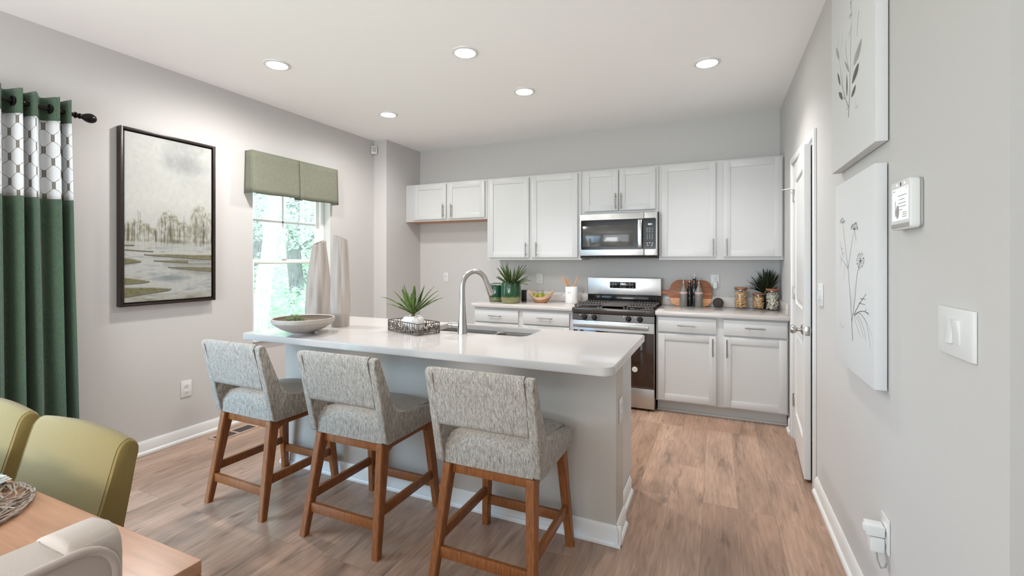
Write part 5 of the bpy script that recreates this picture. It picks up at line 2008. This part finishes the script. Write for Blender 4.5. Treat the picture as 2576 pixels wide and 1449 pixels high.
def ribbon(mb, pts, w, x):
    P = [Vector((0, a, b)) for a, b in pts]
    # smooth the path a little
    if len(P) > 2:
        Q = []
        for i in range(len(P) - 1):
            p0, p1, p2, p3 = P[max(i - 1, 0)], P[i], P[i + 1], P[min(i + 2, len(P) - 1)]
            for k in range(4):
                u = k / 4
                Q.append(.5 * ((2 * p1) + (p2 - p0) * u + (2 * p0 - 5 * p1 + 4 * p2 - p3) * u * u + (3 * p1 - p0 - 3 * p2 + p3) * u ** 3))
        P = Q + [P[-1]]
    rows = []
    n = len(P)
    for i, p in enumerate(P):
        d = (P[min(i + 1, n - 1)] - P[max(i - 1, 0)]).normalized()
        s_ = Vector((0, -d.z, d.y)) * (w * .5 * (1 - .55 * i / (n - 1)))
        rows.append((mb.bm.verts.new((x, p.y + s_.y, p.z + s_.z)), mb.bm.verts.new((x, p.y - s_.y, p.z - s_.z))))
    for a, b in zip(rows, rows[1:]):
        mb.bm.faces.new((a[0], a[1], b[1], b[0]))


def botanical(label, y0, y1, z0, z1, strokes):
    t = thing('canvas_print', label, 'wall art', (XR, (y0 + y1) / 2, z0), 'botanical canvases on the right wall')
    c = obj('canvas', MB().box((XR - .040, y0, z0), (XR - .004, y1, z1), .002), M_CANVAS, t)
    mk, pl = MB(), MB()
    x = XR - .0406
    for k, w, pts in strokes:
        tgt = mk if k in 'lF' else pl
        if k in 'lp':
            ribbon(tgt, pts, w, x)
        else:
            P, n_, Q = [Vector(p) for p in pts], len(pts), []
            for i in range(n_):
                p0, p1, p2, p3 = P[i - 1], P[i], P[(i + 1) % n_], P[(i + 2) % n_]
                for k2 in range(5):
                    u = k2 / 5
                    Q.append(.5 * ((2 * p1) + (p2 - p0) * u + (2 * p0 - 5 * p1 + 4 * p2 - p3) * u * u + (3 * p1 - p0 - 3 * p2 + p3) * u ** 3))
            tgt.bm.faces.new([tgt.bm.verts.new((x + .0001, q.x, q.y)) for q in Q])
    obj('ink_drawing', mk, M_INK, c, smooth=False)
    obj('pale_drawing', pl, M_INKL, c, smooth=False, label='paler grey ink strokes')
    return t


botanical('lower white canvas with grey seed head flower drawing on right wall', -2.968, -2.400, .915, 1.702, BOT)
botanical('upper white canvas with grey leafy stem drawing on right wall', -2.978, -2.320, 1.775, 2.660, TOP)

# ---- outlets and switches
def plate(t, face, u, z, w, h, th=.006, m=M_WHITEPL):
    """face: ('x', plane, sign) or ('y', plane, sign); plate centred at u along the wall"""
    ax, pl, sg = face
    if ax == 'x':
        poly = rrect(u - w / 2, u + w / 2, z - h / 2, z + h / 2, .004, 3)
        return obj('cover_plate', MB().prism(poly, 'x', pl + sg * .0008, pl + sg * th, .0012), m, t)
    poly = rrect(u - w / 2, u + w / 2, z - h / 2, z + h / 2, .004, 3)
    return obj('cover_plate', MB().prism(poly, 'y', pl + sg * .0008, pl + sg * th, .0012), m, t)


def fbox(mb, face, u0, u1, z0, z1, d0, d1, bev=0):
    ax, pl, sg = face
    a, b = sorted((pl + sg * d0, pl + sg * d1))
    if ax == 'x':
        mb.box((a, u0, z0), (b, u1, z1), bev)
    else:
        mb.box((u0, a, z0), (u1, b, z1), bev)
    return mb


def outlet(label, face, u, z, w=.072, h=.118, style='duplex'):
    ax, pl, sg = face
    loc = (pl, u, z) if ax == 'x' else (u, pl, z)
    t = thing('wall_outlet', label, 'outlet', loc)
    p = plate(t, face, u, z, w, h)
    for dz in (.021, -.021):
        mb = MB()
        if style == 'duplex':
            pr = rrect(u - .017, u + .017, z + dz - .0145, z + dz + .0145, .012, 5)
        else:
            pr = rrect(u - .016, u + .016, z + dz - .019, z + dz + .019, .002, 2)
        a, b = sorted((pl + sg * .005, pl + sg * .0078))
        mb.prism(pr, ax, a, b, .0008)
        s_ = obj('socket', mb, M_WHITEPL, t)
        m2 = MB()
        fbox(m2, face, u - .0075, u - .0052, z + dz - .001, z + dz + .007, .0075, .0083)
        fbox(m2, face, u + .0052, u + .0075, z + dz - .001, z + dz + .007, .0075, .0083)
        fbox(m2, face, u - .0025, u + .0025, z + dz - .010, z + dz - .005, .0075, .0083)
        obj('slots', m2, M_DARKSLOT, s_, smooth=False)
    return t


LW, RW, BW = ('x', XL, 1), ('x', XR, -1), ('y', 0.0, -1)
outlet('white duplex outlet low on the left wall under the painting', LW, -2.760, .392, .076, .124)
outlet('white outlet on the back wall above the empty fridge space', BW, -1.836, 1.155, .072, .118, 'decora')
t = outlet('white outlet with scalloped plate on back wall above the fruit bowl', BW, -.579, 1.160, .078, .120)
obj('scalloped_ring', MB().tube([(-.579 + .034 * math.cos(a), -.0068, 1.160 + .053 * math.sin(a)) for a in [2 * PI * k / 36 for k in range(36)]], .0026, 6, closed=True), M_WHITEPL, t)
outlet('white outlet with a plugged in adapter above the round speaker', BW, 1.2605, 1.167, .078, .124)
t = thing('plug_adapter', 'small white adapter plugged into outlet above the round speaker', 'adapter', (1.262, -.02, 1.14))
obj('adapter_body', MB().box((1.243, -.034, 1.092), (1.280, -.0084, 1.158), .004, 3), M_WHITEPL, t)
obj('cord', MB().tube([(1.262, -.020, 1.093), (1.258, -.018, 1.06), (1.244, -.024, 1.045), (1.236, -.026, 1.02), (1.250, -.032, .96), (1.270, -.045, .918)], .0016, 6), M_WHITEPL, t)
outlet('white outlet on the end of the island knee wall', ('x', IX1, 1), -2.617, .620, .072, .118)
outlet('white outlet low on the right wall near the camera', RW, -2.945, .415, .080, .122)
t = thing('plug_adapter', 'stacked white plug adapters in the low right wall outlet', 'adapter', (XR - .03, -2.945, .40))
obj('adapter_body', MB().box((XR - .062, -2.968, .405), (XR - .009, -2.922, .443), .004, 3), M_WHITEPL, t)
obj('lower_plug', MB().box((XR - .050, -2.966, .350), (XR - .009, -2.924, .402), .005, 3).box((XR - .068, -2.955, .412), (XR - .060, -2.935, .436), .003), M_WHITEPL, t)
obj('cord', MB().tube([(XR - .03, -2.95, .350), (XR - .028, -2.955, .32), (XR - .022, -2.965, .30), (XR - .012, -2.975, .312), (XR - .010, -2.98, .33)], .0028, 8), M_GREYPL, t, label='thin grey cord')


def rocker_switch(label, u, z, w, h, n):
    t = thing('light_switch', label, 'light switch', (XR, u, z))
    mb = MB()
    # gently domed plate
    a, b = u - w / 2, u + w / 2
    prof = [(XR - .0008, a), (XR - .006, a), (XR - .0085, a + .012), (XR - .0095, u), (XR - .0085, b - .012), (XR - .006, b), (XR - .0008, b)]
    mb.prism(prof, 'z', z - h / 2, z + h / 2, .001)
    obj('cover_plate', mb, M_WHITEPL, t)
    hw = .034 * n / 2
    for k in range(n):
        uc = u + (k - (n - 1) / 2) * .036
        up = (k % 2 == 0)
        t1, t2 = (.0165, .0105) if up else (.0105, .0165)
        zz = z + .002
        prof = [(XR - .008, zz - .030), (XR - t2, zz - .030), (XR - .0115, zz), (XR - t1, zz + .030), (XR - .008, zz + .030)]
        obj('rocker', MB().prism(prof, 'y', uc - .0172, uc + .0172, .0006), M_WHITEPL, t)
    return t


rocker_switch('large white two rocker light switch on the right wall near the camera', -3.461, 1.188, .188, .118, 2)
rocker_switch('white light switch on the right wall between door and canvases', -1.862, 1.172, .118, .124, 2)

# security panel
t = thing('security_panel', 'white wall mounted touch screen panel beside the canvases', 'control panel', (XR, -3.175, 1.532))
y0_, y1_, z0_, z1_ = -3.256, -3.096, 1.459, 1.607
obj('back_plate', MB().prism(rrect(y0_ - .004, y1_ + .002, z0_ + .002, z1_ - .002, .014, 5), 'x', XR - .006, XR - .0008, .001), M_GREYPL, t)
cs = obj('casing', MB().prism(rrect(y0_, y1_, z0_, z1_, .014, 6), 'x', XR - .030, XR - .006, .003, 3), M_WHITEPL, t)
xs_ = XR - .0302
sc_ = obj('screen', MB().box((xs_ - .0006, -3.242, 1.487), (xs_ + .0006, -3.112, 1.585), .0003), M_SCREEN, t, label='lit white screen')
mb = MB()


def sq(u0, u1, z0, z1):
    mb.box((xs_ - .0010, u0, z0), (xs_ - .0006, u1, z1))


sq(-3.143, -3.137, 1.499, 1.548)
for (yc_, zc_, L_) in ((-3.195, 1.561, .075), (-3.195, 1.549, .045), (-3.195, 1.538, .066), (-3.195, 1.528, .066), (-3.185, 1.518, .028), (-3.215, 1.508, .034), (-3.215, 1.502, .034), (-3.215, 1.496, .034)):
    sq(yc_ - L_ / 2, yc_ + L_ / 2, zc_ - .0014, zc_ + .0014)
sq(-3.140, -3.118, 1.577, 1.580)
sq(-3.238, -3.222, 1.579, 1.581)
mb.lathe([(.0, xs_ - .0010), (.0165, xs_ - .0010), (.0165, xs_ - .0006)], (0, 0, 0), 24, 'x')
vs_ = list(mb.bm.verts)[-(24 * 3):]
for v in vs_:
    v.co.y = v.co.y * .85 - 3.158
    v.co.z = v.co.z * 1.25 + 1.513
obj('screen_graphics', mb, M_GREYPL, sc_, smooth=False)
obj('speaker_bar', MB().box((xs_ - .0004, y0_ + .006, z0_ + .004), (xs_ + .0006, y1_ - .006, z0_ + .018), .0004), M_GREYPL, t)
mb = MB()
for yy in (-3.150, -3.214):
    mb.lathe([(.0026, xs_ + .0006), (.0026, xs_ - .0006), (0, xs_ - .0007)], (0, yy, 1.596), 12, 'x')
obj('status_lights', mb, M_LED, t)
obj('camera_slot', MB().box((xs_ - .0005, -3.187, 1.590), (xs_ + .0006, -3.178, 1.602), .0004), M_DARKSLOT, t)

# motion sensor in the corner
t = thing('motion_sensor', 'small white square motion sensor high in the wall corner', 'sensor', (XL + .03, YCH - .03, 2.65))
rotz = Matrix.Rotation(math.radians(38), 4, 'Z')
ctr = Vector((XL + .034, YCH - .034, 2.655))
for nm, mm, lo, hi, bv in (('sensor_case', M_WHITEPL, (-.033, -.014, -.046), (.033, .018, .046), .004), ('sensor_lens', M_PRINT, (-.021, -.016, -.024), (.021, -.0135, .034), .002)):
    mb = MB().box(lo, hi, bv)
    for v in mb.bm.verts:
        v.co = (rotz @ v.co) + ctr
    obj(nm, mb, mm, t)

# ---- window valance
vx = XL + .090
t = thing('window_valance', 'sage green box pleated valance over the window', 'valance', (XL, -1.80, 1.95))
mb = MB()
yL, yR, zT, zB = -2.285, -1.325, 2.306, 1.942


def sheet(mb_, P, n):
    """P(u,v) grid"""
    rows = [[mb_.bm.verts.new(P(i / n[0], j / n[1])) for i in range(n[0] + 1)] for j in range(n[1] + 1)]
    for a, b in zip(rows, rows[1:]):
        for i in range(n[0]):
            mb_.bm.faces.new((a[i], a[i + 1], b[i + 1], b[i]))


yc = -1.803
for (a, b) in ((yL, yc - .002), (yc + .002, yR)):
    def P(u, v, a=a, b=b):
        y = a + (b - a) * u
        flare = (1 - v) * .012
        x = vx + flare + .004 * math.sin(u * PI) * (1 - v)
        if abs(y - yc) < .05:
            x += .004 * (1 - v)
        z = zB + (zT - zB) * v - .004 * math.sin(u * PI * 2) * (1 - v)
        return (x, y, z)
    sheet(mb, P, (16, 8))
for (yy, s_) in ((yL, -1), (yR, 1)):
    def P(u, v, yy=yy, s_=s_):
        return (XL + .004 + (vx + (1 - v) * .012 - XL - .004) * u, yy + s_ * .010 * (1 - v) * (1 - u) , zB + (zT - zB) * v)
    sheet(mb, P, (4, 6))
sheet(mb, lambda u, v: (XL + .004 + (vx - XL - .004) * u, yL + (yR - yL) * v, zT), (2, 2))
fo = obj('fabric_front', mb, M_VALANCE, t)
solid(fo, .003)
mb = MB()
sheet(mb, lambda u, v: (vx - .010 - .014 * math.sin(u * PI) * (1 - v * .7), yc - .045 + .09 * u, zB - .006 + (zT - zB) * v), (8, 4))
solid(obj('inner_pleat', mb, M_VALANCE, t), .002)
mb = MB()
sheet(mb, lambda u, v: (vx - .006 + (1 - v) * .010, yL + .006 + (yR - yL - .012) * u, zB + .010 + (zT - zB - .03) * v), (6, 3))
mb.box((XL + .002, yL + .01, zT - .022), (vx - .004, yR - .01, zT - .003))
obj('lining', mb, M_LINING, t)

# ---- curtain rod and curtain
rodx, rodz = XL + .098, 2.256
t = thing('curtain_rod', 'dark bronze curtain rod with bulb finial on the left wall', 'curtain rod', (rodx, -3.5, rodz))
obj('rod', MB().cyl((rodx, -6.3, rodz), (rodx, -3.462, rodz), .0125, seg=16), M_ROD, t)
obj('finial', MB().lathe([(.0125, -3.466), (.019, -3.463), (.019, -3.456), (.014, -3.452), (.012, -3.446), (.017, -3.441), (.017, -3.436), (.013, -3.431), (.016, -3.424), (.025, -3.408), (.030, -3.392), (.029, -3.376), (.021, -3.362), (.010, -3.355), (0, -3.354)], (rodx, 0, rodz), 24, 'y'), M_ROD, t)
mb = MB().cyl((XL + .001, -3.62, rodz), (XL + .012, -3.62, rodz), .028, seg=20).cyl((XL + .01, -3.62, rodz), (rodx, -3.62, rodz), .008, seg=12)
obj('bracket', mb, M_ROD, t)

t = thing('grommet_curtain', 'green drape with white lattice band hanging at the left edge', 'curtain', (rodx, -3.75, 0))
PER = .150


LOBES = [-3.478, -3.497, -3.553, -3.652, -3.711, -3.800, -3.862, -3.95, -4.02, -4.10]


def cpos(s, z):
    """s = fold number counted from the right edge, z height; front lobes sit at whole numbers"""
    i = min(int(s + 1), len(LOBES) - 2)
    u = s + 1 - i
    y = LOBES[i] + (LOBES[i + 1] - LOBES[i]) * u
    k = 1 - min(1.0, z / 2.2)
    y = -3.497 + (y + 3.497) * (1 + .10 * k) + .042 * k
    amp = .040 + .010 * k + .006 * math.sin(i * 2.1)
    x = rodx + .004 + amp * math.cos(2 * PI * s) + .004 * math.sin(3.1 * i + z * 2.2)
    return (x, y)


def drape(name, z0, z1, nz, m, label=None):
    mb = MB()
    uvl = mb.bm.loops.layers.uv.new('UVMap')
    ns = 190
    smax = 6.4
    s0_ = -.22
    arc = [0.0]
    for i in range(ns):
        a, b = cpos(s0_ + smax * i / ns, 2.0), cpos(s0_ + smax * (i + 1) / ns, 2.0)
        arc.append(arc[-1] + math.hypot(a[0] - b[0], a[1] - b[1]))
    rows = []
    for j in range(nz + 1):
        z = z0 + (z1 - z0) * j / nz
        row = []
        for i in range(ns + 1):
            x, y = cpos(s0_ + smax * i / ns, z)
            zt_ = z + (.004 * math.cos(2 * PI * (s0_ + smax * i / ns)) if z > 2.30 else 0)
            row.append((mb.bm.verts.new((x, y, zt_)), (arc[i], z)))
        rows.append(row)
    for a, b in zip(rows, rows[1:]):
        for i in range(ns):
            f_ = mb.bm.faces.new((a[i][0], a[i + 1][0], b[i + 1][0], b[i][0]))
            for l, q in zip(f_.loops, (a[i], a[i + 1], b[i + 1], b[i])):
                l[uvl].uv = q[1]
    return solid(obj(name, mb, m, t, label), .0025)


drape('header', 2.188, 2.325, 5, M_DRAPE)
drape('patterned_band', 1.727, 2.188, 12, M_OGEE, 'white band printed with a grey lattice')
drape('lower_drape', .012, 1.727, 24, M_DRAPE)
for s_ in (.75, 2.75, 4.75, 1.25, 3.25):
    x, y = cpos(s_, rodz)
    mb = MB().lathe([(.0135, y - .005), (.027, y - .005), (.029, y), (.027, y + .005), (.0135, y + .005), (.0135, y - .005)], (rodx, 0, rodz), 28, 'y', caps=False)
    obj('grommet', mb, M_ROD, t)

# ---- floor vent
t = thing('floor_vent', 'tan floor register with brown louvres beside the left baseboard', 'floor vent', (-2.22, -2.50, 0))
vy0, vy1, vx0, vx1 = -2.675, -2.335, -2.292, -2.152
mb = MB().box((vx0, vy0, .0003), (vx1, vy0 + .02, .005), .001).box((vx0, vy1 - .02, .0003), (vx1, vy1, .005), .001).box((vx0, vy0 + .02, .0003), (vx0 + .02, vy1 - .02, .005), .001).box((vx1 - .02, vy0 + .02, .0003), (vx1, vy1 - .02, .005), .001)
mb.box((vx0 + .02, -2.513, .0003), (vx1 - .02, -2.497, .005), .001)
obj('vent_frame', mb, M_VENTF, t)
mb = MB().box((vx0 + .02, vy0 + .02, .0003), (vx1 - .02, vy1 - .02, .0012))
n_ = 30
for k in range(n_):
    yy = vy0 + .026 + (vy1 - vy0 - .052) * k / (n_ - 1)
    if abs(yy + 2.505) > .011:
        mb.box((vx0 + .02, yy - .0018, .001), (vx1 - .02, yy + .0018, .0042))
obj('louvres', mb, M_GRILLE, t, smooth=False)

# ================================================================== DINING CORNER
TX0, TX1, TY0, TY1, TZ = -1.72, .307, -5.33, -4.332, .75
t = thing('dining_table', 'pinkish oak dining table at the lower left corner', 'dining table', (-.7, -4.83, 0))
obj('tabletop', MB().box((TX0, TY0, TZ - .030), (TX1, TY1, TZ), .003), M_TABLE, t)
obj('apron', MB().box((TX0 + .05, TY0 + .05, TZ - .085), (TX1 - .05, TY1 - .05, TZ - .0302), .002), M_TABLE, t)
for sx in (0, 1):
    for sy in (0, 1):
        cx_, cy_ = (TX1 - .0525 if sx else TX0 + .0525), (TY1 - .0525 if sy else TY0 + .0525)
        ex, ey = (1 if sx else -1), (1 if sy else -1)
        mb = MB()
        rows = []
        for (z, h_, off) in ((TZ - .0305, .052, 0), (.0, .030, .055)):
            rows.append([mb.bm.verts.new((cx_ + ex * off + a * h_, cy_ + ey * off * .4 + b * h_, z)) for a, b in ((-1, -1), (1, -1), (1, 1), (-1, 1))])
        for i in range(4):
            j = (i + 1) % 4
            mb.bm.faces.new((rows[0][i], rows[0][j], rows[1][j], rows[1][i]))
        mb.bm.faces.new(rows[0])
        mb.bm.faces.new(list(reversed(rows[1])))
        obj('leg', mb, M_TABLE, t)


def yellow_chair(label):
    t = thing('dining_chair', label, 'chair', (0, 0, 0), 'chartreuse dining chairs at the table')
    rear = [(.238, .40), (.250, .50), (.258, .605), (.275, .70), (.290, .79), (.2955, .812), (.296, .826), (.292, .837)]
    front = [(.284, .845), (.274, .849), (.264, .847), (.255, .840), (.247, .828), (.238, .800), (.222, .740), (.204, .673), (.165, .57), (.13, .46), (.12, .40)]
    poly = rear + front
    cyy = sum(p[0] for p in poly) / len(poly)
    czz = sum(p[1] for p in poly) / len(poly)
    mb = MB()
    rows = []
    xs = [(-.252, .95), (-.2505, .97), (-.247, .985), (-.242, .995), (-.236, 1.0)] + [(-.236 + .472 * k / 14, 1.0) for k in range(1, 14)] + [(.236, 1.0), (.242, .995), (.247, .985), (.2505, .97), (.252, .95)]
    for x, sc in xs:
        cr = 1 - (x / .252) ** 2
        row = []
        for (y, z) in poly:
            yy, zz = cyy + (y - cyy) * sc, czz + (z - czz) * sc
            k = max(0, min(1, (zz - .5) / .35))
            zz += .022 * cr * k
            if (y, z) in front:
                yy -= .012 * cr
            row.append(mb.bm.verts.new((x * (1 + .0 * k), yy, zz)))
        rows.append(row)
    n = len(poly)
    for a, b in zip(rows, rows[1:]):
        for i in range(n):
            j = (i + 1) % n
            mb.bm.faces.new((a[i], a[j], b[j], b[i]))
    mb.bm.faces.new(rows[0])
    mb.bm.faces.new(list(reversed(rows[-1])))
    bk = obj('backrest', mb, M_YELLOW, t, angle=60)
    for ri in (3, len(rows) - 4):
        mbp = MB().tube([v for v in [Vector(p.co) if False else None for p in []]] or [(xs[ri][0], cyy + (y - cyy) * xs[ri][1] - (.0015 if (y, z) in front else 0), czz + (z - czz) * xs[ri][1] + .022 * (1 - (xs[ri][0] / .252) ** 2) * max(0, min(1, (z - .5) / .35))) for (y, z) in front], .0013, 6)
        obj('seam', mbp, M_YELLOW, bk)
    obj('seat', MB().box((-.25, -.235, .40), (.25, .20, .485), .03, 4), M_YELLOW, t, angle=60)
    for sx in (-1, 1):
        obj('leg', MB().tube([(sx * .20, -.19, .40), (sx * .21, -.21, 0)], [.022, .014], 12), M_LEG, t)
        obj('leg', MB().tube([(sx * .20, .185, .40), (sx * .21, .25, 0)], [.022, .014], 12), M_LEG, t)
    return t


c0 = yellow_chair('chartreuse upholstered dining chair, the right one at the table')
c1 = copy_tree(c0)
c0.location = (-.521, -4.448, 0)
c1.location = (-1.106, -4.448, 0)
c1['label'] = 'chartreuse upholstered dining chair cut by the left edge of the picture'

# cream chair at the table head
t = thing('host_chair', 'cream wing backed chair with piping at the table head', 'chair', (.2, -4.835, 0))
ya_, yb_ = -5.135, -4.535
obj('backrest', MB().prism(rrect(ya_ + .004, yb_ - .062, .40, .948, [.004, .004, .004, .004], 3), 'x', .352, .449, .020, 5), M_CREAM, t, angle=60)
for (a, b, nm) in ((yb_ - .064, yb_, 'wing'), (ya_, ya_ + .064, 'wing')):
    poly = [(.449, .36), (.449, .925), (.446, .945), (.434, .958), (.41, .963), (.37, .958), (.340, .945), (.322, .925), (.316, .89), (.330, .72), (.316, .62), (.30, .40), (.30, .36)]
    mb = MB()
    mb.prism([(x, z) for x, z in poly], 'y', a, b, .022, 5)
    obj(nm, mb, M_CREAM, t, angle=60)
loop_ = [(ya_ + .012, .36)] + [(y, z) for y, z in [(ya_ + .012 + .05 - .05 * math.cos(a), .90 + .05 * math.sin(a)) for a in [PI / 2 * k / 8 for k in range(9)]] + [(yb_ - .012 - .05 + .05 * math.cos(a), .90 + .05 * math.sin(a)) for a in [PI / 2 - PI / 2 * k / 8 for k in range(9)]]] + [(yb_ - .012, .36)]
obj('piping', MB().tube([(.4505, y, z) for y, z in loop_], .006, 10), M_CREAM, t)
obj('rear_panel', MB().prism([(y, z) for y, z in rrect(ya_ + .016, yb_ - .016, .36, .944, .03, 4)], 'x', .440, .4515, .002), M_CREAM, t)
obj('seat', MB().box((-.10, ya_ + .03, .36), (.37, yb_ - .03, .49), .03, 4), M_CREAM, t, angle=60)
for (x, y) in ((-.05, ya_ + .07), (-.05, yb_ - .07), (.40, ya_ + .06), (.40, yb_ - .06)):
    obj('leg', MB().tube([(x, y, .37), (x, y, 0)], [.024, .016], 12), M_LEG, t)

# placemat of woven twigs, glass plate, napkin
pcx, pcy, pr = -.420, -4.538, .203
mb = MB()
rng = random.Random(77)
for k in range(330):
    a = rng.uniform(0, 2 * PI)
    q = pr * math.sqrt(rng.random()) * .93
    p = Vector((pcx + q * math.cos(a), pcy + q * math.sin(a), TZ + .004 + rng.uniform(0, .008)))
    hd = a + rng.choice((0, PI / 2)) + rng.gauss(0, .45) + PI / 2
    P = [p]
    for i in range(5):
        hd += rng.gauss(0, .25)
        p = p + Vector((math.cos(hd), math.sin(hd), 0)) * .026
        d = Vector((p.x - pcx, p.y - pcy, 0))
        if d.length > pr:
            d = d.normalized() * pr
            p.x, p.y = pcx + d.x, pcy + d.y
        P.append(Vector((p.x, p.y, TZ + .004 + rng.uniform(0, .009))))
    mb.tube(P, [.0015] + [.0022] * 4 + [.0014], 6)
for rr in (pr, pr * .97):
    mb.tube([(pcx + (rr + rng.uniform(-.004, .004)) * math.cos(a), pcy + (rr + rng.uniform(-.004, .004)) * math.sin(a), TZ + .006 + rng.uniform(-.002, .004)) for a in [2 * PI * i / 40 for i in range(40)]], .0024, 6, closed=True)
o = obj('twig_placemat', mb, M_TWIG)
tag(o, 'round placemat of woven grey twigs on the dining table', 'placemat')
t = thing('glass_plate', 'clear glass plate lying on the twig placemat', 'plate', (pcx - .088, pcy + .03, TZ + .016))
obj('plate_body', MB().lathe([(0, TZ + .0165), (.085, TZ + .0165), (.115, TZ + .021), (.148, TZ + .031), (.150, TZ + .033), (.146, TZ + .0335), (.113, TZ + .024), (.084, TZ + .0195), (0, TZ + .0195)], (pcx - .088, pcy + .03, 0), 56), M_JAR, t)
mb = MB()
for k in range(3):
    mb.box((-.095, -.04, TZ + .0165 + .005 * k), (.095 - .004 * k, .04 - .003 * k, TZ + .021 + .005 * k), .002, 2)
rz_ = Matrix.Rotation(math.radians(12), 4, 'Z')
for v in mb.bm.verts:
    v.co = (rz_ @ v.co) + Vector((-.565, -4.405, 0))
o = obj('napkin', mb, M_NAPKIN)
tag(o, 'folded white napkin at the left edge of the glass plate', 'napkin')
